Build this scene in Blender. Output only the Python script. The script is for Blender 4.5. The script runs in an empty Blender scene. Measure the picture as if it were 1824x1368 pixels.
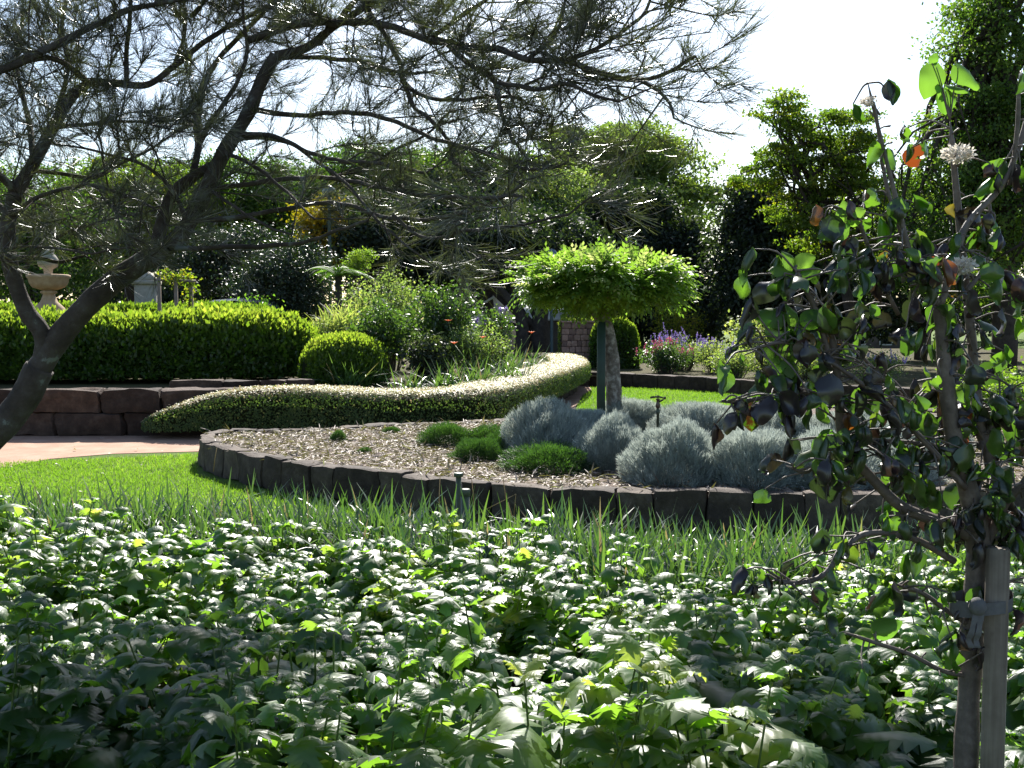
import bpy, math, random
import numpy as np

S = bpy.context.scene
COL = S.collection
R = math.radians
rng = np.random.default_rng(7)

# ------------------------------------------------------------------ camera, sky, sun, exposure
F_PX, W_PX, H_PX = 1956.0, 1824.0, 1368.0
CAM_H = 1.75
PITCH = math.atan((684 - 560) / F_PX)
cam = bpy.data.cameras.new('camera')
cam.sensor_width = 36.0
cam.lens = 36.0 * F_PX / W_PX
cam.clip_start, cam.clip_end = 0.05, 2000
cam_o = bpy.data.objects.new('camera', cam)
cam_o.location = (0, 0, CAM_H)
cam_o.rotation_euler = (math.pi / 2 - PITCH, 0, 0)
COL.objects.link(cam_o)
S.camera = cam_o

SUN_EL, SUN_AZ = R(38), R(1.5)          # azimuth from +Y towards +X
world = bpy.data.worlds.new('World')
S.world = world
world.use_nodes = True
wn = world.node_tree
sky = wn.nodes.new('ShaderNodeTexSky')
sky.sky_type = 'NISHITA'
sky.sun_disc = False
sky.sun_elevation = SUN_EL
sky.sun_rotation = SUN_AZ
sky.air_density, sky.dust_density, sky.ozone_density = 1.0, .8, 2.0
bg = wn.nodes['Background']
bg.inputs['Strength'].default_value = 0.08
wn.links.new(sky.outputs[0], bg.inputs['Color'])
sun = bpy.data.lights.new('sun', 'SUN')
sun.energy = 5.0
sun.angle = R(0.5)
sun.color = (1.0, 0.96, 0.89)
sun_o = bpy.data.objects.new('sun', sun)
sun_o.rotation_euler = (-(math.pi / 2 - SUN_EL), 0, -SUN_AZ)
sun_o.location = (0, 20, 30)
COL.objects.link(sun_o)
S.view_settings.view_transform = 'Standard'
S.view_settings.look = 'None'
S.view_settings.exposure = 1.3
S.view_settings.gamma = 1.0
S.cycles.max_bounces = 7
S.cycles.diffuse_bounces = 3
S.cycles.glossy_bounces = 2
S.cycles.transmission_bounces = 4
S.cycles.transparent_max_bounces = 6
S.cycles.caustics_reflective = False
S.cycles.caustics_refractive = False

# ------------------------------------------------------------------ helpers
FW = np.array([0, math.cos(PITCH), -math.sin(PITCH)])
UP = np.array([0, math.sin(PITCH), math.cos(PITCH)])
EYE = np.array([0, 0, CAM_H])


def ray(px, py):
    return FW + np.array([1.0, 0, 0]) * ((px - 912) / F_PX) - UP * ((py - 684) / F_PX)


def P(px, py, d):
    v = ray(px, py)
    return EYE + v * (d / v[1])


def G(px, py, z=0.0):
    v = ray(px, py)
    return EYE + v * ((z - CAM_H) / v[2])


def norm(a):
    a = np.asarray(a, float)
    return a / np.maximum(np.linalg.norm(a, axis=-1, keepdims=True), 1e-9)


def nz(Pn, s=1.0, seed=0, n=6):
    r = np.random.default_rng(1000 + seed)
    Pn = np.asarray(Pn, float)
    out = np.zeros(Pn.shape[:-1])
    for i in range(n):
        k = r.normal(size=Pn.shape[-1]) * s * (1 + i * 0.5)
        out += np.sin(Pn @ k + r.uniform(0, 6.28)) / (1 + i * 0.4)
    return out / 2.6


def tag(o, label=None, cat=None, group=None, kind=None):
    for k, v in (('label', label), ('category', cat), ('group', group), ('kind', kind)):
        if v:
            o[k] = v
    return o


def empty(name, loc, label, cat, group=None):
    o = bpy.data.objects.new(name, None)
    o.empty_display_size = 0.1
    o.location = tuple(loc)
    COL.objects.link(o)
    return tag(o, label, cat, group)


def link(name, me, mat, parent=None):
    me.materials.append(mat)
    o = bpy.data.objects.new(name, me)
    COL.objects.link(o)
    if parent is not None:
        o.parent = parent
        o.matrix_parent_inverse.identity()
        o.location = tuple(-parent.location) if parent.parent is None else (0, 0, 0)      # geometry is in world coordinates
    return o


def raw_mesh(name, V, loops, totals, rnd=None, uv=None, smooth=False):
    me = bpy.data.meshes.new(name)
    V = np.ascontiguousarray(V, np.float32)
    loops = np.ascontiguousarray(loops, np.int32)
    totals = np.ascontiguousarray(totals, np.int32)
    me.vertices.add(len(V))
    me.vertices.foreach_set('co', V.ravel())
    me.loops.add(len(loops))
    me.loops.foreach_set('vertex_index', loops)
    me.polygons.add(len(totals))
    st = np.zeros(len(totals), np.int32)
    st[1:] = np.cumsum(totals)[:-1]
    me.polygons.foreach_set('loop_start', st)
    me.polygons.foreach_set('loop_total', totals)
    if smooth:
        me.polygons.foreach_set('use_smooth', np.ones(len(totals), bool))
    if rnd is not None:
        a = me.attributes.new('rnd', 'FLOAT', 'POINT')
        a.data.foreach_set('value', np.ascontiguousarray(rnd, np.float32))
    if uv is not None:
        a = me.attributes.new('leafuv', 'FLOAT_VECTOR', 'POINT')
        u3 = np.zeros((len(V), 3), np.float32)
        u3[:, :2] = uv
        a.data.foreach_set('vector', u3.ravel())
    me.update(calc_edges=True)
    me.validate()
    return me


class MB:
    """collects shapes, builds ONE mesh object"""
    def __init__(self):
        self.V, self.L, self.T, self.Rn, self.U = [], [], [], [], []
        self.n = 0

    def add(self, V, F, rnd=0.5, uv=None):
        V = np.asarray(V, float)
        self.V.append(V)
        for f in F:
            self.T.append(np.array([len(f)]))
            self.L.append(np.asarray(f) + self.n)
        self.Rn.append(np.full(len(V), rnd) if np.isscalar(rnd) else np.asarray(rnd))
        self.U.append(np.zeros((len(V), 2)) if uv is None else uv)
        self.n += len(V)
        return self

    def addq(self, V, Q, rnd=0.5, uv=None):
        """Q: array of equal-sized faces"""
        V = np.asarray(V, float)
        Q = np.asarray(Q)
        self.V.append(V)
        self.L.append((Q + self.n).ravel())
        self.T.append(np.full(len(Q), Q.shape[1]))
        self.Rn.append(np.full(len(V), rnd) if np.isscalar(rnd) else np.asarray(rnd))
        self.U.append(np.zeros((len(V), 2)) if uv is None else uv)
        self.n += len(V)
        return self

    def box(self, c, s, rz=0.0, bevel=0.0, rnd=0.5):
        x, y, z = np.array(s) / 2
        b = min(bevel, x * .9, y * .9, z * .9)
        if b <= 0:
            V = np.array([[i * x, j * y, k * z] for k in (-1, 1) for j in (-1, 1) for i in (-1, 1)])
            F = [(0, 2, 3, 1), (4, 5, 7, 6), (0, 1, 5, 4), (2, 6, 7, 3), (0, 4, 6, 2), (1, 3, 7, 5)]
        else:
            rings = []
            for zz, o in ((-z, b), (-z + b, 0), (z - b, 0), (z, b)):
                X, Y = x - o, y - o
                rings.append([(-X + b, -Y, zz), (X - b, -Y, zz), (X, -Y + b, zz), (X, Y - b, zz),
                              (X - b, Y, zz), (-X + b, Y, zz), (-X, Y - b, zz), (-X, -Y + b, zz)])
            V = np.array([p for r_ in rings for p in r_])
            F = []
            for k in range(3):
                for i in range(8):
                    j = (i + 1) % 8
                    F.append((k * 8 + i, k * 8 + j, k * 8 + 8 + j, k * 8 + 8 + i))
            F += [tuple(range(7, -1, -1)), tuple(range(24, 32))]
        c_, s_ = math.cos(rz), math.sin(rz)
        V = V @ np.array([[c_, s_, 0], [-s_, c_, 0], [0, 0, 1]]) + np.array(c)
        return self.add(V, F, rnd)

    def tube(self, pts, rad, seg=8, cap=True, rnd=0.5, wob=0.0):
        pts = np.asarray(pts, float)
        n = len(pts)
        rad = np.full(n, rad, float) if np.isscalar(rad) else np.asarray(rad, float)
        tan = norm(np.gradient(pts, axis=0))
        ref = np.array([0, 0, 1.0]) if abs(tan[0][2]) < .9 else np.array([1.0, 0, 0])
        u = norm(np.cross(tan[0], ref))
        V = []
        ang = np.arange(seg) * 2 * math.pi / seg
        for i in range(n):
            u = norm(u - tan[i] * (u @ tan[i]))
            v = np.cross(tan[i], u)
            rr = rad[i]
            ring = pts[i] + rr * (np.cos(ang)[:, None] * u + np.sin(ang)[:, None] * v)
            V.append(ring)
        V = np.concatenate(V)
        if wob:
            c = np.repeat(pts, seg, axis=0)
            V = c + (V - c) * (1 + wob * nz(V, 14, 3))[:, None]
        i = np.arange(n - 1)[:, None] * seg
        a = np.arange(seg)[None, :]
        b = (a + 1) % seg
        Q = np.stack([i + a, i + b, i + seg + b, i + seg + a], -1).reshape(-1, 4)
        self.addq(V, Q, rnd)
        if cap:
            self.n -= len(V); self.n += len(V)
            base = self.n - len(V)
            self.L.append(base + np.arange(seg)[::-1]); self.T.append(np.array([seg]))
            self.L.append(base + (n - 1) * seg + np.arange(seg)); self.T.append(np.array([seg]))
        return self

    def lathe(self, c, prof, seg=24, rnd=0.5):
        prof = np.asarray(prof, float)
        ang = np.arange(seg) * 2 * math.pi / seg
        V = np.concatenate([np.stack([r * np.cos(ang), r * np.sin(ang), np.full(seg, z)], -1) for r, z in prof]) + np.array(c)
        n = len(prof)
        i = np.arange(n - 1)[:, None] * seg
        a = np.arange(seg)[None, :]
        b = (a + 1) % seg
        Q = np.stack([i + a, i + b, i + seg + b, i + seg + a], -1).reshape(-1, 4)
        return self.addq(V, Q, rnd)

    def leaves(self, T, pos, Y, Z, size, rnd):
        """T: template dict(V,Q,uv); Y tip direction; Z normal hint"""
        V, Q = T['V'], T['Q']
        N = len(pos)
        if N == 0:
            return self
        Y = norm(Y)
        Z = np.asarray(Z, float)
        Z = norm(Z - Y * np.sum(Y * Z, -1, keepdims=True))
        X = np.cross(Y, Z)
        size = np.asarray(size, float)
        if size.ndim == 1:
            size = np.stack([size] * 3, -1)
        L = V[None] * size[:, None, :]
        Wd = pos[:, None, :] + L[..., 0:1] * X[:, None] + L[..., 1:2] * Y[:, None] + L[..., 2:3] * Z[:, None]
        k = len(V)
        Qs = Q[None] + (np.arange(N) * k)[:, None, None]
        uv = np.tile(T['uv'], (N, 1)) if 'uv' in T else None
        return self.addq(Wd.reshape(-1, 3), Qs.reshape(-1, Q.shape[1]), np.repeat(np.asarray(rnd, float), k), uv)

    def mesh(self, name, smooth=False, uv=False):
        return raw_mesh(name, np.concatenate(self.V), np.concatenate(self.L), np.concatenate(self.T),
                        np.concatenate(self.Rn), np.concatenate(self.U) if uv else None, smooth)

    def build(self, name, mat, parent=None, smooth=False, uv=False):
        return link(name, self.mesh(name, smooth, uv), mat, parent)


def smooth_line(pts, n=8):
    """Catmull-Rom through rows of pts (any columns)"""
    p = np.asarray(pts, float)
    p = np.vstack([2 * p[0] - p[1], p, 2 * p[-1] - p[-2]])
    out = []
    for i in range(1, len(p) - 2):
        for t in np.linspace(0, 1, n, endpoint=False):
            a, b, c, d = p[i - 1], p[i], p[i + 1], p[i + 2]
            out.append(.5 * ((2 * b) + (c - a) * t + (2 * a - 5 * b + 4 * c - d) * t * t + (3 * b - a - 3 * c + d) * t ** 3))
    out.append(p[-2])
    return np.array(out)


# ---- leaf templates (x across, y to the tip, z normal)
T_DIAMOND = dict(V=np.array([[0, 0, 0], [.32, .45, .06], [0, 1, -.08], [-.32, .45, .06]]), Q=np.array([[0, 1, 2, 3]]))
T_FOLD = dict(V=np.array([[0, 0, 0], [0, .5, -.03], [0, 1, -.16], [.3, .42, .06], [-.3, .42, .06]]),
              Q=np.array([[0, 3, 1], [1, 3, 2], [0, 1, 4], [1, 2, 4]]))
T_NEEDLE = dict(V=np.array([[-.5, 0, 0], [.5, 0, 0], [-.5, .5, .05], [.5, .5, .05], [-.25, 1, 0], [.25, 1, 0]]),
                Q=np.array([[0, 1, 3, 2], [2, 3, 5, 4]]))


T_THIN = dict(V=T_NEEDLE['V'] * np.array([.055, 1, 1]), Q=T_NEEDLE['Q'])


def grid_leaf(nt, ns, width, tooth=0.0, fold=0.0, droop=0.0, heart=0.0, corr=0.0, ripple=0.0, seed=0, pw=.75, twist=0.0, asym=0.0):
    """a leaf as a grid: nt steps along, ns across; fold/droop in radians"""
    r = np.random.default_rng(seed)
    ph = r.uniform(0, 6.28, 4)
    t = np.linspace(0, 1, nt)
    s = np.linspace(-1, 1, ns)
    hw = width * np.sin(math.pi * np.clip(t, 0, 1) ** pw) ** .85
    hw[0] = .012; hw[-1] = .004
    V, UV = [], []
    ang, y, z = 0.35 * droop, 0.0, 0.0
    for i in range(nt):
        if i:
            ang -= droop * 1.35 / (nt - 1)
            y += math.cos(ang) / (nt - 1); z += math.sin(ang) / (nt - 1)
        for sj in s:
            e = 1.0
            if abs(sj) > .9 and 0 < i < nt - 1:
                e = 1 + tooth * (1 if i % 2 else -1)
            w = hw[i] * e
            x = w * sj
            f = fold * (1 - .35 * t[i]) * (1 + asym * sj)
            back = heart * (1 - t[i]) ** 3 * abs(sj)
            zz = corr * (1 if i % 2 else -1) * (abs(sj) * (1.2 - abs(sj))) * 2 + ripple * abs(sj) * (r.normal() * .4 + 1.3 * math.sin(5.5 * t[i] + ph[0] + 1.5 * sj) + math.sin(11 * t[i] + ph[1] + (sj > 0) * ph[2]))
            xx, z2 = x * math.cos(f * abs(sj)), zz - abs(x) * math.sin(f * abs(sj))
            tw = twist * t[i]
            fwd = .16 * tooth if (abs(sj) > .9 and i % 2 == 0 and 0 < i < nt - 1) else 0
            V.append((xx * math.cos(tw) - z2 * math.sin(tw), y - back + fwd, z + xx * math.sin(tw) + z2 * math.cos(tw)))
            UV.append((sj, t[i]))
    Q = [(i * ns + j, i * ns + j + 1, (i + 1) * ns + j + 1, (i + 1) * ns + j) for i in range(nt - 1) for j in range(ns - 1)]
    return dict(V=np.array(V), Q=np.array(Q), uv=np.array(UV))


def strap(bend, twist=.3, seg=5, w=.025):
    V, ang, y, z = [], .35, 0.0, 0.0
    for i in range(seg + 1):
        t = i / seg
        if i:
            ang = bend * t
            y += math.cos(ang) / seg; z += -math.sin(ang) / seg
        hw = .5 * w * (1 - .95 * t ** 2.2)
        a = twist * t
        V += [(-hw * math.cos(a), y, z - hw * math.sin(a)), (hw * math.cos(a), y, z + hw * math.sin(a))]
    Q = [(2 * i, 2 * i + 1, 2 * i + 3, 2 * i + 2) for i in range(seg)]
    return dict(V=np.array(V), Q=np.array(Q))


def rand_dir(n, r=rng):
    return norm(r.normal(size=(n, 3)))


# ------------------------------------------------------------------ materials
def new_mat(name):
    m = bpy.data.materials.new(name)
    m.use_nodes = True
    nt = m.node_tree
    return m, nt, nt.nodes['Principled BSDF'], nt.nodes['Material Output']


def ramp(nt, stops, src):
    r = nt.nodes.new('ShaderNodeValToRGB')
    el = r.color_ramp.elements
    while len(el) < len(stops):
        el.new(.5)
    for e, (p, c) in zip(el, stops):
        e.position = p
        e.color = (*c, 1)
    nt.links.new(src, r.inputs[0])
    return r.outputs[0]


def noise(nt, scale, detail=4, rough=.6, coord='Object'):
    tc = nt.nodes.new('ShaderNodeTexCoord')
    n = nt.nodes.new('ShaderNodeTexNoise')
    n.inputs['Scale'].default_value = scale
    n.inputs['Detail'].default_value = detail
    n.inputs['Roughness'].default_value = rough
    nt.links.new(tc.outputs[coord], n.inputs['Vector'])
    return n.outputs['Fac']


def mixc(nt, a, b, fac, mode='MIX'):
    m = nt.nodes.new('ShaderNodeMix')
    m.data_type = 'RGBA'
    m.blend_type = mode
    for sock, v in ((m.inputs[0], fac), (m.inputs[6], a), (m.inputs[7], b)):
        if isinstance(v, (int, float)):
            sock.default_value = v
        elif isinstance(v, tuple):
            sock.default_value = (*v, 1)
        else:
            nt.links.new(v, sock)
    return m.outputs[2]


def attr(nt, name='rnd', out='Fac'):
    a = nt.nodes.new('ShaderNodeAttribute')
    a.attribute_name = name
    return a.outputs[out]


def bump(nt, h, strength, dist, pr):
    b = nt.nodes.new('ShaderNodeBump')
    b.inputs['Strength'].default_value = strength
    b.inputs['Distance'].default_value = dist
    nt.links.new(h, b.inputs['Height'])
    nt.links.new(b.outputs[0], pr.inputs['Normal'])
    return b.outputs[0]


def leaf_mat(name, stops, tcol=None, trans=.4, rough=.42, spec=.5, veins=False, patch=None):
    """stops: ramp over the per-leaf random value; tcol: ramp of light let through"""
    m, nt, pr, out = new_mat(name)
    c = ramp(nt, stops, attr(nt))
    if patch:
        f = ramp(nt, [(patch[1] - .06, (0, 0, 0)), (patch[1] + .06, (1, 1, 1))], noise(nt, patch[2], 3))
        c = mixc(nt, c, patch[0], f)
    nt.links.new(c, pr.inputs['Base Color'])
    pr.inputs['Roughness'].default_value = rough
    pr.inputs['Specular IOR Level'].default_value = spec
    nrm = None
    if veins:
        v = nt.nodes.new('ShaderNodeAttribute'); v.attribute_name = 'leafuv'
        sx = nt.nodes.new('ShaderNodeSeparateXYZ'); nt.links.new(v.outputs['Vector'], sx.inputs[0])
        ab = nt.nodes.new('ShaderNodeMath'); ab.operation = 'ABSOLUTE'; nt.links.new(sx.outputs[0], ab.inputs[0])
        m1 = nt.nodes.new('ShaderNodeMath'); m1.operation = 'MULTIPLY_ADD'
        nt.links.new(ab.outputs[0], m1.inputs[0]); m1.inputs[1].default_value = -.22; nt.links.new(sx.outputs[1], m1.inputs[2])
        m2 = nt.nodes.new('ShaderNodeMath'); m2.operation = 'MULTIPLY'; nt.links.new(m1.outputs[0], m2.inputs[0]); m2.inputs[1].default_value = 50
        sn = nt.nodes.new('ShaderNodeMath'); sn.operation = 'SINE'; nt.links.new(m2.outputs[0], sn.inputs[0])
        nrm = bump(nt, sn.outputs[0], .22, .0015, pr)
    tr = nt.nodes.new('ShaderNodeBsdfTranslucent')
    if tcol:
        nt.links.new(ramp(nt, tcol, attr(nt)), tr.inputs['Color'])
    else:
        nt.links.new(mixc(nt, c, (1.6, 2.3, .5), 1.0, 'MULTIPLY'), tr.inputs['Color'])
    mx = nt.nodes.new('ShaderNodeMixShader')
    mx.inputs[0].default_value = trans
    nt.links.new(pr.outputs[0], mx.inputs[1])
    nt.links.new(tr.outputs[0], mx.inputs[2])
    nt.links.new(mx.outputs[0], out.inputs['Surface'])
    return m


def solid_mat(name, stops, scale=6, rough=.8, spec=.3, bmp=.4, bdist=.02, bscale=None, by_rnd=None, metallic=0.0, detail=6):
    m, nt, pr, out = new_mat(name)
    n = noise(nt, scale, detail, .65)
    c = ramp(nt, stops, n)
    if by_rnd:
        c = mixc(nt, c, ramp(nt, by_rnd, attr(nt)), 1.0, 'MULTIPLY')
    nt.links.new(c, pr.inputs['Base Color'])
    pr.inputs['Roughness'].default_value = rough
    pr.inputs['Specular IOR Level'].default_value = spec
    pr.inputs['Metallic'].default_value = metallic
    if bmp:
        bump(nt, noise(nt, bscale or scale * 3, 5, .7), bmp, bdist, pr)
    return m


MAT = {}
MAT['lawn'] = solid_mat('lawn', [(.3, (.075, .12, .022)), (.7, (.12, .18, .035))], 2.2, .9, .1, .8, .03, 60)
MAT['blade'] = leaf_mat('lawn_blade', [(0, (.10, .15, .03)), (.8, (.16, .21, .05)), (1, (.28, .27, .12))], trans=.5, rough=.5, spec=.3)
MAT['path'] = solid_mat('path', [(.25, (.29, .165, .11)), (.5, (.37, .225, .155)), (.75, (.44, .3, .22))], 3, .9, .2, .5, .006, 150)
MAT['soil'] = solid_mat('soil', [(.3, (.035, .024, .017)), (.7, (.085, .06, .042))], 7, .95, .1, .9, .03, 30)
MAT['litter'] = solid_mat('leaf_litter', [(.3, (.05, .045, .022)), (.55, (.085, .075, .035)), (.8, (.07, .1, .025))], 1.2, .95, .1, .8, .04, 22)
MAT['mulch'] = solid_mat('mulch', [(.3, (.09, .062, .048)), (.7, (.19, .14, .11))], 14, .9, .2, .8, .02, 50)
MAT['chip'] = leaf_mat('mulch_chip', [(0, (.10, .07, .055)), (.45, (.23, .165, .13)), (.8, (.34, .26, .21)), (1, (.46, .38, .32))], trans=.1, rough=.6, spec=.3)
MAT['stone'] = solid_mat('stone', [(.25, (.045, .036, .03)), (.5, (.085, .068, .056)), (.75, (.15, .125, .105))], 9, .85, .25, .7, .02, 26,
                         by_rnd=[(0, (.55, .5, .48)), (.5, (.95, .9, .85)), (1, (1.35, 1.25, 1.15))])
MAT['redstone'] = solid_mat('red_stone', [(.25, (.03, .021, .017)), (.5, (.056, .039, .031)), (.75, (.105, .077, .062))], 7, .85, .25, .7, .03, 22,
                            by_rnd=[(0, (.6, .55, .52)), (.5, (1, .92, .86)), (1, (1.35, 1.2, 1.1))])
MAT['pierstone'] = solid_mat('pier_stone', [(.25, (.2, .12, .095)), (.5, (.3, .19, .15)), (.75, (.4, .28, .23))], 9, .85, .25, .6, .015, 30,
                             by_rnd=[(0, (.55, .5, .5)), (.5, (1, .95, .9)), (1, (1.3, 1.2, 1.15))])
MAT['mortar'] = MAT['soil']
MAT['sandstone'] = solid_mat('sandstone', [(.3, (.34, .22, .125)), (.7, (.47, .34, .22))], 10, .8, .25, .3, .01, 40)
MAT['greystone'] = solid_mat('grey_stone', [(.3, (.24, .22, .18)), (.7, (.36, .33, .28))], 12, .85, .25, .3, .01, 40)
MAT['bark'] = solid_mat('bark', [(.3, (.035, .026, .021)), (.52, (.075, .058, .047)), (.61, (.10, .085, .072)), (.65, (.19, .2, .175))], 8, .85, .3, .9, .012, 50)
MAT['darkbark'] = solid_mat('dark_bark', [(.3, (.03, .024, .02)), (.7, (.075, .06, .05))], 8, .9, .2, .8, .02, 30)
MAT['greybark'] = solid_mat('grey_bark', [(.32, (.08, .065, .052)), (.5, (.17, .15, .125)), (.62, (.36, .34, .30)), (.8, (.14, .12, .1))], 13, .85, .3, .8, .012, 36)
MAT['twigbark'] = solid_mat('sapling_bark', [(.3, (.075, .058, .048)), (.55, (.15, .115, .095)), (.75, (.23, .19, .165))], 30, .6, .5, .5, .004, 120)
MAT['twig'] = solid_mat('twig', [(.3, (.045, .034, .026)), (.7, (.1, .08, .06))], 20, .8, .3, 0)
MAT['pine'] = solid_mat('sawn_pine', [(.3, (.17, .13, .095)), (.7, (.26, .21, .155))], 5, .75, .3, .25, .004, 60)
def grain(name, a, b):
    m, nt, pr, out = new_mat(name)
    tc = nt.nodes.new('ShaderNodeTexCoord'); mp = nt.nodes.new('ShaderNodeMapping')
    mp.inputs['Scale'].default_value = (70, 70, 2.2)
    nt.links.new(tc.outputs['Object'], mp.inputs['Vector'])
    n = nt.nodes.new('ShaderNodeTexNoise'); n.inputs['Scale'].default_value = 1.0; n.inputs['Detail'].default_value = 5
    nt.links.new(mp.outputs[0], n.inputs['Vector'])
    st = ramp(nt, [(.35, (1, 1, 1)), (.62, (.72, .7, .68)), (.72, (.45, .42, .4))], noise(nt, 9, 4))
    nt.links.new(mixc(nt, ramp(nt, [(.3, a), (.7, b)], n.outputs['Fac']), st, 1.0, 'MULTIPLY'), pr.inputs['Base Color'])
    pr.inputs['Roughness'].default_value = .8
    bump(nt, n.outputs['Fac'], .5, .003, pr)
    return m


MAT['pine'] = grain('sawn_pine_grain', (.15, .115, .085), (.30, .25, .19))
MAT['postwood'] = solid_mat('weathered_post', [(.3, (.16, .13, .11)), (.7, (.28, .22, .19))], 9, .85, .2, .3, .006, 60)
MAT['cloth'] = solid_mat('tie_cloth', [(.3, (.12, .115, .115)), (.7, (.17, .165, .165))], 40, .9, .2, .4, .003, 200)
MAT['greenpost'] = solid_mat('green_paint', [(.3, (.012, .032, .022)), (.7, (.02, .05, .034))], 10, .5, .4, .1, .003)
MAT['lampmetal'] = solid_mat('lamp_metal', [(.3, (.03, .055, .055)), (.7, (.05, .08, .08))], 10, .45, .5, 0)
MAT['lampshade'] = solid_mat('lamp_shade', [(.3, (.10, .14, .2)), (.7, (.13, .18, .25))], 10, .3, .6, 0)
MAT['pipe'] = solid_mat('pipe_plastic', [(.3, (.07, .085, .05)), (.7, (.10, .12, .075))], 30, .5, .4, .1, .002)
MAT['brass'] = solid_mat('sprinkler_brass', [(.3, (.09, .06, .045)), (.7, (.16, .115, .08))], 60, .4, .5, .1, .002, metallic=.6)
MAT['carpaint'] = solid_mat('car_paint', [(.3, (.10, .11, .13)), (.7, (.11, .12, .14))], 2, .25, .6, 0)
MAT['glass'] = solid_mat('dark_glass', [(.3, (.008, .012, .016)), (.7, (.01, .015, .02))], 2, .08, .6, 0)
MAT['rubber'] = solid_mat('rubber', [(.3, (.012, .012, .012)), (.7, (.02, .02, .02))], 9, .8, .2, 0)
MAT['whiteroof'] = solid_mat('white_roof', [(.3, (.62, .62, .62)), (.7, (.75, .75, .74))], 3, .5, .4, 0)
MAT['housewall'] = solid_mat('house_wall', [(.3, (.09, .075, .065)), (.7, (.13, .105, .09))], 3, .8, .2, 0)
MAT['windowwhite'] = solid_mat('white_paint', [(.3, (.7, .7, .7)), (.7, (.8, .8, .8))], 3, .5, .3, 0)
MAT['core'] = solid_mat('hedge_core', [(.3, (.012, .018, .007)), (.7, (.03, .036, .014))], 20, .95, .05, .8, .05, 30)

MAT['casuarina'] = leaf_mat('casuarina_needle', [(0, (.045, .042, .034)), (.5, (.075, .07, .054)), (.8, (.12, .105, .085)), (1, (.22, .19, .16))],
                            trans=.2, rough=.34, spec=.8)
MAT['wisteria'] = leaf_mat('wisteria_leaf', [(0, (.05, .10, .016)), (.6, (.085, .15, .022)), (1, (.2, .24, .07))],
                           tcol=[(0, (.15, .33, .02)), (.7, (.34, .58, .05)), (1, (.75, .72, .3))], trans=.46, rough=.45)
MAT['hedgeleaf'] = leaf_mat('hedge_leaf', [(0, (.03, .06, .012)), (.6, (.06, .10, .018)), (1, (.13, .17, .03))],
                            tcol=[(0, (.12, .26, .01)), (.6, (.36, .54, .03)), (1, (.64, .74, .07))], trans=.46, rough=.38)
MAT['edgeleaf'] = leaf_mat('edging_leaf', [(0, (.035, .065, .014)), (.5, (.075, .12, .022)), (.62, (.25, .27, .06)), (.8, (.56, .41, .19)), (1, (.74, .54, .36))],
                           tcol=[(0, (.10, .2, .02)), (.5, (.25, .4, .05)), (.65, (.6, .5, .2)), (1, (.8, .6, .4))], trans=.35, rough=.5, spec=.4)
MAT['silver'] = leaf_mat('silver_leaf', [(0, (.2, .235, .215)), (.6, (.36, .40, .365)), (1, (.55, .58, .53))], trans=.35, rough=.7, spec=.3,
                         tcol=[(0, (.28, .33, .29)), (1, (.55, .6, .52))])
MAT['rosemary'] = leaf_mat('rosemary_leaf', [(0, (.025, .05, .022)), (.7, (.06, .105, .04)), (1, (.10, .14, .06))], trans=.3, rough=.5)
MAT['toothed'] = leaf_mat('toothed_leaf', [(0, (.02, .045, .011)), (.5, (.036, .078, .014)), (.85, (.06, .12, .018)), (1, (.14, .17, .03))],
                          tcol=[(0, (.14, .34, .02)), (.6, (.33, .62, .045)), (1, (.75, .85, .12))], trans=.46, rough=.45, spec=.95, veins=True)
MAT['stemgreen'] = leaf_mat('green_stem', [(0, (.06, .10, .02)), (1, (.12, .17, .035))], trans=.2, rough=.45)
MAT['strap'] = leaf_mat('strap_leaf', [(0, (.028, .06, .026)), (.75, (.055, .10, .038)), (.93, (.10, .15, .04)), (1, (.34, .24, .11))],
                        tcol=[(0, (.10, .26, .03)), (.8, (.26, .46, .06)), (1, (.5, .4, .15))], trans=.26, rough=.42, spec=.9)
MAT['sapleaf'] = leaf_mat('sapling_leaf', [(0, (.05, .028, .034)), (.45, (.036, .03, .032)), (.7, (.035, .05, .022)), (.9, (.06, .10, .02)), (1, (.12, .045, .02))],
                          tcol=[(0, (.03, .015, .01)), (.45, (.03, .06, .012)), (.7, (.13, .32, .02)), (.9, (.24, .5, .03)), (1, (.32, .05, .01))],
                          trans=.33, rough=.32, spec=.9)
MAT['freshleaf'] = leaf_mat('fresh_leaf', [(0, (.06, .13, .02)), (1, (.12, .2, .03))], tcol=[(0, (.13, .33, .025)), (1, (.28, .5, .05))], trans=.5, rough=.45)
MAT['petal'] = leaf_mat('petal', [(0, (.75, .68, .6)), (1, (.85, .8, .74))], tcol=[(0, (.7, .62, .5)), (1, (.8, .75, .65))], trans=.4, rough=.6, spec=.3)
MAT['orangepetal'] = leaf_mat('orange_petal', [(0, (.55, .14, .06)), (1, (.7, .25, .14))], tcol=[(0, (.7, .2, .08)), (1, (.8, .3, .15))], trans=.5, rough=.5)
MAT['purplepetal'] = leaf_mat('purple_petal', [(0, (.22, .17, .42)), (1, (.4, .33, .6))], tcol=[(0, (.25, .18, .5)), (1, (.45, .35, .7))], trans=.4, rough=.6)
MAT['redpetal'] = leaf_mat('red_petal', [(0, (.42, .06, .14)), (1, (.6, .16, .26))], tcol=[(0, (.5, .08, .18)), (1, (.7, .2, .3))], trans=.4, rough=.6)


def tree_leaf(name, dark, mid, lite, t=1.25, trans=.38, rough=.58, spec=.3):
    return leaf_mat(name, [(0, dark), (.6, mid), (1, lite)], trans=trans, rough=rough, spec=spec,
                    tcol=[(0, tuple(np.array((2.2, 3.2, .9)) * dark * t)), (.6, tuple(np.array((2.8, 3.6, .8)) * mid * t)), (1, tuple(np.array((3.0, 3.4, .8)) * lite * t))])


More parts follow.
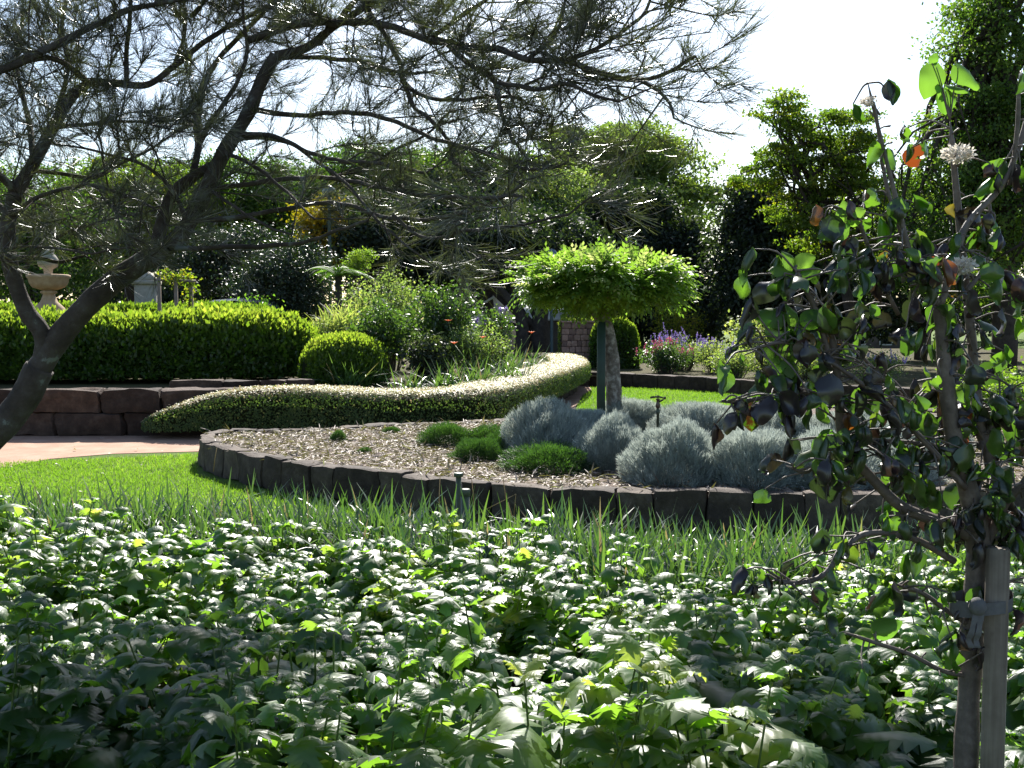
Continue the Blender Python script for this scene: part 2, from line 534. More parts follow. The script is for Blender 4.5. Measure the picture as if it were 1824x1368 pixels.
MAT['leaf_mid'] = tree_leaf('mid_leaf', (.03, .05, .016), (.05, .082, .022), (.09, .12, .03))
MAT['leaf_lime'] = tree_leaf('lime_leaf', (.06, .085, .022), (.10, .135, .032), (.16, .18, .05))
MAT['leaf_olive'] = tree_leaf('olive_leaf', (.065, .08, .035), (.105, .125, .055), (.17, .185, .08))
MAT['leaf_dark'] = tree_leaf('dark_leaf', (.02, .028, .021), (.034, .046, .031), (.055, .068, .042), t=.8, trans=.26, rough=.55, spec=.25)
MAT['leaf_gold'] = tree_leaf('golden_leaf', (.05, .075, .018), (.09, .115, .022), (.2, .17, .025))
MAT['leaf_yellow'] = tree_leaf('yellow_leaf', (.16, .14, .02), (.35, .24, .02), (.5, .22, .03), t=.55)
MAT['leaf_grey'] = tree_leaf('grey_leaf', (.06, .075, .05), (.11, .13, .08), (.2, .2, .14))
MAT['leaf_holly'] = tree_leaf('holly_leaf', (.014, .022, .012), (.022, .034, .016), (.045, .055, .028), t=.8, trans=.2, rough=.42, spec=.5)
MAT['leaf_shrub'] = tree_leaf('shrub_leaf', (.03, .05, .022), (.05, .08, .03), (.09, .13, .04), t=1.0, trans=.36, rough=.4, spec=.5)
MAT['leaf_fern'] = tree_leaf('fern_leaf', (.05, .09, .025), (.08, .14, .035), (.12, .18, .05), trans=.4)


# ------------------------------------------------------------------ generic builders
def sheet(name, pts, z, mat, kind='structure', sub=None):
    pts = [(p[0], p[1]) for p in pts]
    V = np.array([(x, y, z) for x, y in pts])
    m = MB().add(V, [tuple(range(len(pts)))])
    o = m.build(name, mat)
    tag(o, kind=kind)
    return o


def block_template(n=6, k=16.0):
    V, Q = [], []
    g = np.linspace(-1, 1, n + 1)
    for ax in range(3):
        for sg in (-1, 1):
            base = len(V)
            for a in g:
                for b in g:
                    p = [0, 0, 0]
                    p[ax] = sg; p[(ax + 1) % 3] = a; p[(ax + 2) % 3] = b
                    V.append(p)
            for i in range(n):
                for j in range(n):
                    q = [base + i * (n + 1) + j, base + (i + 1) * (n + 1) + j, base + (i + 1) * (n + 1) + j + 1, base + i * (n + 1) + j + 1]
                    Q.append(q if sg > 0 else q[::-1])
    V = np.array(V, float)
    r = (np.abs(V) ** k).sum(1) ** (1 / k)
    return V / r[:, None], np.array(Q)


BV, BQ = block_template()


def stone_wall(name, line, z0, z1, depth, avg, courses, mat, label, cat, r, rough=.02, top=None, group=None):
    """squared blocks laid along a plan line; one wall is one thing"""
    line = np.asarray(line, float)[:, :2]
    seg = np.linalg.norm(np.diff(line, axis=0), axis=1)
    cum = np.concatenate([[0], np.cumsum(seg)])
    total = cum[-1]

    def at(s):
        return np.array([np.interp(s, cum, line[:, 0]), np.interp(s, cum, line[:, 1])])
    m = MB()
    hs = np.linspace(z0, z1, courses + 1)
    for c in range(courses):
        s = -r.uniform(0, avg * .5) if c else 0.0
        while s < total - avg * .25:
            L = avg * r.uniform(.65, 1.4)
            e = min(s + L, total)
            if e < total and total - e < avg * .4:
                e = total
            s0 = max(s, 0)
            a, b = at(s0), at(e)
            mid = (a + b) / 2
            t = norm(b - a)
            nrm = np.array([-t[1], t[0]])
            ln = np.linalg.norm(b - a)
            hz0, hz1 = hs[c], hs[c + 1] + (r.uniform(-.012, .01) if c == courses - 1 else 0)
            dj = r.uniform(-.015, .015)
            V = BV * np.array([ln / 2 - .0015, depth / 2 + dj, (hz1 - hz0) / 2 - .0015])
            V = np.stack([mid[0] + V[:, 0] * t[0] + V[:, 1] * nrm[0], mid[1] + V[:, 0] * t[1] + V[:, 1] * nrm[1], (hz0 + hz1) / 2 + V[:, 2]], -1)
            V += rough * np.stack([nz(V, 7, 11) + .5 * nz(V, 19, 14), nz(V, 7, 12) + .5 * nz(V, 19, 15), .7 * nz(V, 9, 13)], -1)
            m.addq(V, BQ, r.uniform(0, 1))
            s = e
    o = m.build(name, mat, smooth=False)
    return tag(o, label, cat, group)


def hedge(name, C, HW, Z0, Z1, n, leaf, mat, label, cat, r, T=T_FOLD, rfun=None, core=True, sq=3.2, jit=.05, updir=.5, base_gap=0.0, zrand=.75, glow=.8, flat=0.0):
    """a clipped hedge along a plan line; C (k,2), half widths, bottoms and tops per station"""
    st = smooth_line(np.column_stack([C, HW, Z0, Z1]), 6)
    C, HW, Z0, Z1 = st[:, :2], st[:, 2], st[:, 3], st[:, 4]
    seg = np.linalg.norm(np.diff(C, axis=0), axis=1)
    cum = np.concatenate([[0], np.cumsum(seg)])
    L = cum[-1]
    root = empty(name, (C[len(C) // 2][0], C[len(C) // 2][1], Z0[len(C) // 2]), label, cat)
    tang = norm(np.gradient(C, axis=0))

    def surf(s, a, k=1.0):
        """s along, a: 0..1 round the profile from one foot over the top to the other"""
        cx, cy = np.interp(s, cum, C[:, 0]), np.interp(s, cum, C[:, 1])
        hw, z0, z1 = np.interp(s, cum, HW), np.interp(s, cum, Z0), np.interp(s, cum, Z1)
        tx, ty = np.interp(s, cum, tang[:, 0]), np.interp(s, cum, tang[:, 1])
        th = math.pi * a
        cs, sn = np.cos(th), np.sin(th)
        rad = (np.abs(cs) ** sq + np.abs(sn) ** sq) ** (-1 / sq)
        q = np.minimum(s, L - s)
        endf = np.sqrt(np.clip(1 - (1 - np.clip(q / np.maximum(hw, .05), 0, 1)) ** 2, 0, 1))
        x = hw * cs * rad * (.35 + .65 * endf) * k
        z = z0 + base_gap + (z1 - z0 - base_gap) * sn * rad * (.6 + .4 * endf) * k
        nx = np.sign(cs) * np.abs(cs * rad) ** (sq - 1) / np.maximum(hw, .05)
        nzv = np.abs(sn * rad) ** (sq - 1) / np.maximum(z1 - z0, .05)
        ee = np.where(s < L / 2, -1, 1) * (1 - endf)
        ta = norm(np.stack([tx, ty, 0 * tx], -1))
        pr = np.stack([-ta[:, 1], ta[:, 0], 0 * tx], -1)
        pos = np.stack([cx, cy, 0 * cx], -1) + pr * x[:, None]
        pos[:, 2] = z
        nn = norm(pr * nx[:, None] + np.array([0, 0, 1.0]) * nzv[:, None] + ta * (ee * 1.5)[:, None] * np.linalg.norm(np.stack([nx, nzv], -1), axis=1)[:, None])
        return pos, nn
    s = r.uniform(0, L, n)
    a = r.uniform(0, 1, n)
    # even out along the outline
    perim_bias = r.uniform(0, 1, n)
    pos, nn = surf(s, a)
    pos = pos + nn * (jit * (nz(pos, 3.0, 5) * .6 + r.normal(0, .45, n) - .45))[:, None]
    Y = norm(nn * .8 + np.array([0, 0, updir]) + .8 * rand_dir(n, r))
    tp = np.clip(nn[:, 2:3], 0, 1) * glow
    Y = norm(Y + np.array([0, 0, 1.2]) * tp)
    Yf = rand_dir(n, r)
    Yf = norm(Yf - nn * np.sum(Yf * nn, -1, keepdims=True) * .75)
    Y = norm(Y * (1 - flat) + Yf * flat)
    Zh = norm(nn * (1 - tp) + zrand * rand_dir(n, r) + np.array([0, -.5, 0]) * tp + np.array([0, 0, .35]) * (1 - tp))
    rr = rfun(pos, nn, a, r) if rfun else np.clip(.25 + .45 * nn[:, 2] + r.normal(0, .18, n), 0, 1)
    sz = leaf * r.uniform(.7, 1.25, n)
    MB().leaves(T, pos, Y, Zh, sz, rr).build('foliage', mat, root)
    if core:
        ns, na = max(12, int(L / .25)), 14
        ss = np.repeat(np.linspace(0.01, L - .01, ns), na)
        aa = np.tile(np.linspace(0, 1, na), ns)
        pc, _ = surf(ss, aa, .84)
        pc += .03 * np.stack([nz(pc, 6, 21), nz(pc, 6, 22), nz(pc, 6, 23)], -1)
        i = np.arange(ns - 1)[:, None] * na
        b = np.arange(na - 1)[None]
        Q = np.stack([i + b, i + b + 1, i + na + b + 1, i + na + b], -1).reshape(-1, 4)
        m = MB().addq(pc, Q)
        m.add(pc[:na], [tuple(range(na))]).add(pc[-na:], [tuple(range(na))[::-1]])
        m.build('blocking_core', MAT['core'], root, smooth=True)  # solid dark core added inside the leaves to block light
    return root


def dome_bush(r, rad, h, n, L, w, lump=.12, T=None):
    """a low dome of upright narrow leaves, round the origin"""
    T = T or T_NEEDLE
    u = rand_dir(n, r)
    u[:, 2] = np.abs(u[:, 2])
    sd = int(r.integers(1e6))
    k = 1 + lump * nz(u * 2.2, 1.6, sd) + .35 * lump * nz(u * 2.2, 5.0, sd + 1)
    depth = 1 - .42 * r.uniform(0, 1, n) ** 1.7
    pos = u * np.array([rad, rad, h]) * (k * depth)[:, None]
    pos[:, 2] = np.maximum(pos[:, 2], .0)
    Y = norm(u * .9 + np.array([0, 0, .55]) + .55 * rand_dir(n, r))
    pos -= Y * L * .5
    pos[:, 2] = np.maximum(pos[:, 2], .0)
    Zh = rand_dir(n, r)
    s = L * r.uniform(.6, 1.3, n)
    size = np.stack([np.full(n, w), s, s], -1)
    return MB().leaves(T, pos, Y, Zh, size, np.clip(r.normal(.5, .22, n), 0, 1))


def crown(m, blobs, n, leaf, r, T=T_DIAMOND, clump=.16, flat=.6, shell=.55, nc=46, up=.5, rb=0.0):
    """leaves in clumps spread through ellipsoids: blobs = (centre, (rx, ry, rz))"""
    vol = np.array([b[1][0] * b[1][2] for b in blobs])
    share = (vol / vol.sum() * n).astype(int)
    for (c, rad), k in zip(blobs, share):
        rad = np.array(rad)
        d = rand_dir(nc, r)
        cc = np.array(c) + d * rad * (shell + (1 - shell) * r.uniform(0, 1, nc) ** .6)[:, None]
        cs = clump * rad.mean() * r.uniform(.6, 1.5, nc)
        tone = r.normal(0, .16, nc)
        w = r.uniform(.4, 1.4, nc); w /= w.sum()
        idx = r.choice(nc, k, p=w)
        pos = cc[idx] + r.normal(size=(k, 3)) * cs[idx][:, None] * np.array([1.25, 1.25, flat])
        outw = norm(pos - np.array(c))
        Y = norm(outw * .6 + rand_dir(k, r) + np.array([0, 0, -.25]))
        Zh = norm(np.array([0, 0, up]) + outw * .4 + .8 * rand_dir(k, r))
        m.leaves(T, pos, Y, Zh, leaf * r.uniform(.6, 1.3, k), np.clip(.45 + rb + tone[idx] + r.normal(0, .14, k), 0, 1))
    return m


def limb_pts(a, b, r, sag=.12, n=6):
    a, b = np.array(a, float), np.array(b, float)
    t = np.linspace(0, 1, n)[:, None]
    L = np.linalg.norm(b - a)
    off = r.normal(size=3) * L * sag
    return a + (b - a) * t + off * np.sin(math.pi * t) + np.array([0, 0, L * .06]) * np.sin(math.pi * t)


def bg_tree(name, label, cat, base, top_z, rad, blobs, n, leaf, lmat, bmat=None, group=None, r=None, lean=0.0, clump=.16, flat=.6, nc=46, T=T_DIAMOND, trunk=None, up=.5, rb=0.0, shell=.55):
    """blobs in picture terms: (px, py, depth, rx_px, ry_px, depth radius m)"""
    r = r or rng
    base = np.array(base, float)
    root = empty(name, base, label, cat, group)
    B = []
    for px, py, d, rx, ry, rd in blobs:
        c = P(px, py, d)
        B.append((c, (rx * d / F_PX, rd, ry * d / F_PX)))
    tm = MB()
    if trunk is None:
        cen = np.mean([b[0] for b in B], axis=0)
        top = np.array([cen[0], cen[1], top_z])
        tp = smooth_line([base + np.array([0, 0, -.1]), base + (top - base) * .35 + np.array([r.normal() * .15, 0, 0]), base + (top - base) * .7, top], 5)
    else:
        tp = smooth_line(trunk, 6)
    tm.tube(tp, np.linspace(rad, rad * .25, len(tp)), 10, wob=.12)
    for c, rr in B:
        for k in range(4):
            s = tp[int(len(tp) * r.uniform(.35, .95))]
            e = c + rand_dir(1, r)[0] * np.array(rr) * .75
            lp = limb_pts(s, e, r)
            tm.tube(lp, np.linspace(rad * .34, rad * .05, len(lp)), 6)
            for q in range(3):
                s2 = lp[r.integers(2, 5)]
                e2 = c + rand_dir(1, r)[0] * np.array(rr) * .95
                l2 = limb_pts(s2, e2, r, n=5)
                tm.tube(l2, np.linspace(rad * .12, rad * .03, len(l2)), 5)
    tm.build('trunk', bmat or MAT['darkbark'], root, smooth=True)
    crown(MB(), B, n, leaf, r, T, clump, flat, nc=nc, up=up, rb=rb, shell=shell).build('crown', lmat, root)
    return root


def copy_tree(o, parent=None):
    c = o.copy()
    COL.objects.link(c)
    if parent is not None:
        c.parent = parent
    for ch in list(o.children):
        copy_tree(ch, c)
    return c

# ================================================================== THE SETTING
GROUND = sheet('lawn', [(-160, -30), (160, -30), (160, 320), (-160, 320)], 0.0, MAT['lawn'])

# planting soil of the foreground bed, gently higher than the lawn
soil_edge = [(-9, -2), (9, -2), (9, 7.6), (3.2, 7.5), (1.4, 7.7), (0.3, 7.9), (-1.2, 8.1), (-3.2, 8.2), (-5.5, 8.3), (-9, 8.6)]
sheet('bed_soil', soil_edge, .012, MAT['soil'])

# path of pinkish gravel between the walls
near = [G(x, y)[:2] for x, y in ((-420, 905), (-200, 866), (0, 834), (90, 818), (200, 809), (345, 805))]
back_bed = [(-2.6, 14.2), (-1.2, 14.9), (.2, 15.6), (1.0, 16.9)]
far_e = [(1.15, 20.2), (1.5, 23.4), (1.85, 25.4), (1.9, 28.6), (1.0, 29.2), (1.0, 24.0), (.2, 18.8), (-.6, 17.2), (-2.0, 16.4), (-4, 16.3), (-8, 16.3), (-14, 16.3)]
sheet('path', [tuple(p) for p in near] + back_bed + far_e, .006, MAT['path'])
sheet('side_path', [G(1470, 742)[:2], G(1520, 742)[:2], G(1700, 752)[:2], G(2100, 760)[:2], G(2100, 744)[:2], G(1700, 735)[:2], G(1560, 724)[:2], G(1480, 728)[:2]], .006, MAT['path'])

# upper terrace behind the big retaining wall
WALL_C = [(-260, 15.9), (0, 15.9), (240, 15.9), (400, 16.0), (540, 16.15), (650, 15.75), (750, 15.55), (850, 16.3), (950, 20.2), (1000, 23.2), (1013, 25.2), (1006, 27.6), (985, 29.2), (940, 30.0)]
wall_plan = smooth_line([P(x, 600, d)[:2] for x, d in WALL_C], 6)
terr = [tuple(p) for p in wall_plan] + [(-2, 33), (-4, 48), (-60, 48), (-60, 15.9)]
sheet('terrace_ground', terr, .6, MAT['litter'])
sheet('far_bed_ground', [(1.6, 26.7), (4, 25.9), (7.2, 23.2), (9.5, 21.5), (30, 19), (40, 48), (-2, 48), (-2, 33), (1.4, 31.2)], .26, MAT['litter'])

# ------------------------------------------------------------------ grass blades on the mown lawn
def lawn_blades():
    m = MB()
    r = np.random.default_rng(3)
    for x0, x1, y0, y1, n, hgt in ((-6.6, 0.5, 7.6, 14.3, 110000, .034), (1.2, 8.0, 17.5, 27.5, 60000, .045)):
        x, y = r.uniform(x0, x1, n), r.uniform(y0, y1, n)
        if y1 < 15:
            edge = np.interp(x, [-6.6, -4.5, -3.7, -2.9], [12.6, 13.4, 13.75, 13.95])
            bed = np.interp(x, [-3.85, -3.45, -2.6, -1.3, -.2, .5], [13.4, 12.0, 10.9, 10.0, 9.5, 9.2])
            ok = (y < edge) & ((x < -3.85) | (y < bed - .08))
        else:
            wall = np.interp(x, [1.2, 4, 7.2, 8.2], [26.3, 25.5, 22.8, 22.0])
            ok = (y < wall) & (x > np.interp(y, [17, 20.2, 23.4, 25.4, 28.6], [1.3, 1.2, 1.5, 1.85, 1.9]))
        x, y = x[ok], y[ok]
        k = len(x)
        pos = np.stack([x, y, np.zeros(k)], -1)
        Y = norm(np.array([0, 0, 1.0]) + .6 * r.normal(size=(k, 3)) * np.array([1, 1, .2]))
        hh = hgt * r.uniform(.6, 1.5, k)
        m.leaves(T_NEEDLE, pos, Y, rand_dir(k, r), np.stack([np.full(k, hgt * .16), hh, hh], -1), np.clip(.5 + .3 * nz(pos[:, :2], .9, 4) + r.normal(0, .2, k), 0, 1))
    o = m.build('lawn_grass', MAT['blade'])
    tag(o, 'short mown green grass of the lawn', 'grass', kind='stuff')


lawn_blades()

# ------------------------------------------------------------------ the low walled bed in the middle
r0 = np.random.default_rng(11)
edge_px = [(500, 764), (430, 764), (385, 765), (368, 771), (378, 786), (420, 798), (480, 811), (560, 823), (640, 832), (720, 841), (800, 851), (880, 859), (970, 864), (1060, 866), (1200, 871), (1350, 874), (1500, 875), (1640, 873), (1740, 866), (1840, 856), (1950, 842), (2100, 826)]
bed_line = smooth_line([G(x, y, .33)[:2] for x, y in edge_px], 5)
stone_wall('bed_edging_wall', bed_line, 0, .33, .2, .42, 1, MAT['stone'], 'knee-high wall of squared dark stones round the bark-mulched bed', 'wall', r0, rough=.022)
back_line = smooth_line([G(500, 764, .33)[:2], (-2.3, 13.9), (-1.2, 14.5), (.4, 15.2), (2.0, 16.1), (3.6, 17.2), (5.6, 17.0), (7.4, 15.0), (8.2, 12.6), G(2100, 826, .33)[:2]], 5)
stone_wall('rear_edging_wall', back_line, 0, .32, .2, .42, 1, MAT['stone'], 'low stone edging closing the rear of the mulched bed along the path', 'wall', r0, rough=.022)
bed_poly = np.vstack([bed_line, back_line[1:][::-1][1:]])
sheet('mulch_ground', [tuple(p) for p in np.vstack([bed_line, back_line[::-1][1:-1]])], .285, MAT['mulch'])


def fallen():
    r = np.random.default_rng(6)
    n = 90
    x, y = r.uniform(-6, -1.2, n), r.uniform(8.8, 15.6, n)
    ok = (x < -3.9) | (y < np.interp(x, [-3.9, -2.6, -1.2], [12, 10.4, 9.5]))
    x, y = x[ok], y[ok]
    k = len(x)
    pos = np.stack([x, y, np.full(k, .03)], -1)
    m = MB().leaves(T_FOLD, pos, norm(r.normal(size=(k, 3)) * np.array([1, 1, .1])), np.array([0, 0, 1.0]) + .4 * r.normal(size=(k, 3)), r.uniform(.03, .07, k), r.uniform(.3, 1, k))
    tag(m.build('fallen_leaves', MAT['chip']), 'dry fallen leaves lying on the lawn and path', 'leaf', kind='stuff')


fallen()


def inside(poly, x, y):
    c = np.zeros(len(x), bool)
    n = len(poly)
    j = n - 1
    for i in range(n):
        xi, yi = poly[i]; xj, yj = poly[j]
        t = ((yi > y) != (yj > y)) & (x < (xj - xi) * (y - yi) / (yj - yi + 1e-12) + xi)
        c ^= t
        j = i
    return c


bpoly = np.vstack([bed_line, back_line[::-1][1:-1]])


def mulch():
    r = np.random.default_rng(5)
    n = 60000
    x, y = r.uniform(-4.2, 6.5, n), r.uniform(8.6, 15.5, n)
    ok = inside(bpoly, x, y)
    x, y = x[ok], y[ok]
    k = len(x)
    pos = np.stack([x, y, .287 + r.uniform(0, .028, k) + .012 * nz(np.stack([x, y], -1), 5, 3)], -1)
    Y = norm(r.normal(size=(k, 3)) * np.array([1, 1, .22]))
    L = r.uniform(.03, .17, k)
    m = MB().leaves(T_FOLD, pos, Y, np.array([0, 0, 1.0]) + .35 * r.normal(size=(k, 3)), np.stack([r.uniform(.012, .04, k), L, L * .5], -1), np.clip(r.normal(.5, .25, k), 0, 1))
    tag(m.build('bark_mulch', MAT['chip']), 'loose shredded bark mulch strewn over the walled bed', 'mulch', kind='stuff')


mulch()

# ------------------------------------------------------------------ the big retaining wall and its planting
stone_wall('retaining_wall', wall_plan[:24], 0, .67, .4, .95, 2, MAT['redstone'], 'waist-high retaining wall of big reddish blocks beneath the long clipped hedge', 'wall', r0, rough=.045)
stone_wall('curved_retaining_wall', wall_plan[23:], 0, .57, .34, .55, 2, MAT['redstone'], 'curved reddish stone wall capped by the cream-tipped edging plants', 'wall', r0, rough=.025)

ec = [(255, 15.6), (300, 15.55), (360, 15.65), (430, 15.75), (540, 15.95), (650, 15.65), (750, 15.45), (850, 16.25), (950, 20.1), (1000, 23.2), (1013, 25.2), (1006, 27.6), (985, 29.2), (935, 30.0)]
EC = np.array([P(x, 600, d)[:2] for x, d in ec])
nE = len(ec)
HW = np.array([.22, .34, .42, .46, .5, .5, .48, .5, .55, .52, .5, .5, .5, .45])
Z0 = np.array([.12, .12, .13, .14, .13, .13, .15, .2, .3, .34, .34, .36, .4, .45])
Z1 = np.array([.26, .44, .60, .68, .71, .69, .69, .70, .72, .72, .72, .72, .72, .70])


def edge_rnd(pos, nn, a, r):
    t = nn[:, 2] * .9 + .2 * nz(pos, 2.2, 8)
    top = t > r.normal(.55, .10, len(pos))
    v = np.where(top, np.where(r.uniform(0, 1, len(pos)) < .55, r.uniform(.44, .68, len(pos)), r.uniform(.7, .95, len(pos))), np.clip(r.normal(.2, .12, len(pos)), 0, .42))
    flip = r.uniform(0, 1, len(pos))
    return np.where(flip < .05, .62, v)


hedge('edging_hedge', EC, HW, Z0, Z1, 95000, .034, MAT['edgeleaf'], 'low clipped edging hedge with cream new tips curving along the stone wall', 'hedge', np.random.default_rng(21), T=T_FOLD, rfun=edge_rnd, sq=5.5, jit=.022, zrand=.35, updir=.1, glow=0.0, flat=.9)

hc = [(-220, 18.6), (-60, 18.7), (120, 18.8), (300, 18.9), (440, 19.1), (560, 19.6)]
HC = np.array([P(x, 600, d)[:2] for x, d in hc])


def hedge_lit_top(pos, nn, a, r):
    return np.clip(.12 + .5 * np.clip(nn[:, 2], 0, 1) + .2 * nz(pos, 1.6, 9) + r.normal(0, .16, len(pos)), 0, 1)  # leaves facing up get paler: the sunlit top is put into their colour


hedge('clipped_hedge', HC, np.full(6, .82), np.full(6, .6), np.array([1.68, 1.68, 1.69, 1.71, 1.73, 1.70]), 66000, .09, MAT['hedgeleaf'], 'long square-clipped hedge with glowing yellow-green top above the reddish retaining wall', 'hedge', np.random.default_rng(22), rfun=hedge_lit_top, jit=.13, base_gap=.08, sq=2.9)
hc2 = [(-200, 23.5), (60, 23.6), (250, 23.7), (420, 23.9), (500, 24.3)]
hedge('rear_clipped_hedge', np.array([P(x, 600, d)[:2] for x, d in hc2]), np.full(5, .55), np.full(5, .6), np.full(5, 1.93), 26000, .075, MAT['hedgeleaf'], 'narrow dark clipped hedge running behind the long hedge, in front of the stone urn', 'hedge', np.random.default_rng(23), rfun=lambda p, n, a, r: np.clip(.3 + r.normal(0, .2, len(p)), 0, 1), jit=.09)
mc = [(540, 17.9), (565, 18.0), (610, 18.2), (645, 18.4), (668, 18.6)]
hedge('mound_hedge', np.array([P(x, 600, d)[:2] for x, d in mc]), np.array([.55, .72, .8, .72, .5]), np.full(5, .6), np.array([1.22, 1.38, 1.42, 1.4, 1.3]), 24000, .055, MAT['hedgeleaf'], 'rounded clipped mound at the end of the long hedge, bright lime on top', 'hedge', np.random.default_rng(24), rfun=hedge_lit_top, jit=.07, sq=2.5)
stone_wall('terrace_step_wall', [P(300, 600, 16.9)[:2], P(430, 600, 17.0)[:2], P(520, 600, 17.0)[:2], P(560, 600, 17.1)[:2]], .58, .74, .22, .6, 1, MAT['redstone'], 'short rough stone edge in shade at the foot of the rounded mound', 'wall', r0)

# ------------------------------------------------------------------ silver bushes, green bushes
rb = np.random.default_rng(31)
protos = []
silver_list = [  # px, base depth, radius, height, label
    (975, 11.2, .47, .56, 'silver bush nearest the curved wall, its top edge catching the sun'),
    (1095, 10.5, .40, .50, 'silver bush in shade in front of the wisteria trunk and green post'),
    (1125, 13.8, .50, .42, 'small silver bush behind the mottled trunk, rising against the bright lawn'),
    (1255, 12.9, .62, .45, 'pale sunlit silver bush behind the sprinkler, against the lawn'),
    (1207, 9.6, .47, .51, 'large shaded blue-grey bush in the crown shadow, just above the front wall'),
    (1390, 12.0, .58, .46, 'sunlit silver bush beyond the hanging brown leaf of the sapling'),
    (1345, 9.45, .45, .49, 'silver bush beside the large shaded one, over the stone edging'),
    (1520, 11.8, .52, .45, 'silver bush behind the pale limb of the sapling'),
    (1475, 9.4, .45, .46, 'rounded silver bush touching the edge of the stone wall under the lowest hanging leaves'),
    (1590, 9.6, .44, .45, 'last silver bush of the front row, behind the sapling stems'),
    (1650, 11.6, .50, .42, 'silver bush at the rear, mostly hidden by the curled leaves'),
    (1040, 12.3, .40, .42, 'low silver bush squeezed behind the first two of the row'),
]
for k in range(4):
    me = dome_bush(rb, 1.0, 1.0, 34000, .11, .0085, lump=.15).mesh('silver_foliage_%d' % k)
    me.materials.append(MAT['silver'])
    protos.append(me)
for i, (px, d, rad, h, lab) in enumerate(silver_list):
    b = P(px, 600, d)
    o = bpy.data.objects.new('silver_bush', protos[i % 4])
    o.location = (b[0], b[1], .28)
    o.scale = (rad, rad, h)
    o.rotation_euler = (0, 0, rb.uniform(0, 6.28))
    COL.objects.link(o)
    tag(o, lab, 'shrub', 'silver-leaved bushes in the walled bed')
gp = []
for k in range(2):
    me = dome_bush(rb, 1.0, 1.0, 11000, .13, .012, lump=.2).mesh('green_foliage_%d' % k)
    me.materials.append(MAT['rosemary'])
    gp.append(me)
for i, (px, d, rad, h, lab) in enumerate([
    (795, 12.3, .33, .24, 'fine-leaved green bush spreading on the bark mulch, widest of its patch'),
    (868, 12.3, .30, .20, 'fine-leaved green bush between the wide one and the first silver bush'),
    (850, 11.0, .27, .22, 'round fine-leaved bush on the mulch close above the front wall'),
    (895, 11.3, .27, .24, 'fine-leaved bush tucked against the foot of the first silver bush'),
    (980, 10.4, .50, .24, 'broad dark green mat plant in shade at the edge of the stone wall'),
    (600, 12.7, .10, .11, 'tiny tufted seedling alone in the middle of the mulch'),
    (697, 13.5, .12, .08, 'small tufted plant by the rear edging of the mulch'),
    (648, 11.6, .08, .05, 'smallest green seedling, pale and flat on the mulch'),
]):
    b = P(px, 600, d)
    o = bpy.data.objects.new('mat_plant', gp[i % 2])
    o.location = (b[0], b[1], .285)
    o.scale = (rad, rad, h * 1.05)
    o.rotation_euler = (0, 0, rb.uniform(0, 6.28))
    COL.objects.link(o)
    tag(o, lab, 'shrub', 'fine-leaved green plants in the walled bed')

# ------------------------------------------------------------------ the wisteria standard
def compound_leaf(r, pairs=4):
    V, Q = [], []
    n = 0
    for i in range(pairs * 2 + 1):
        t = .15 + .8 * (i // 2) / pairs
        if i == pairs * 2:
            a, sd, t = 0.0, 0, .95
        else:
            sd = 1 if i % 2 else -1
            a = sd * (1.05 - .3 * t)
        L = .30 * (1 - .25 * t)
        o = np.array([0, t, -.35 * t * t])
        dirv = np.array([math.sin(a), math.cos(a), -.45])
        X = np.array([math.cos(a), -math.sin(a), 0])
        for v in ([0, 0, 0], [.27, .42, .04], [0, 1, -.12], [-.27, .42, .04]):
            V.append(o + X * v[0] * L * 1.25 + dirv * v[1] * L + np.array([0, 0, v[2] * L]))
        Q.append([n, n + 1, n + 2, n + 3]); n += 4
    return dict(V=np.array(V), Q=np.array(Q))


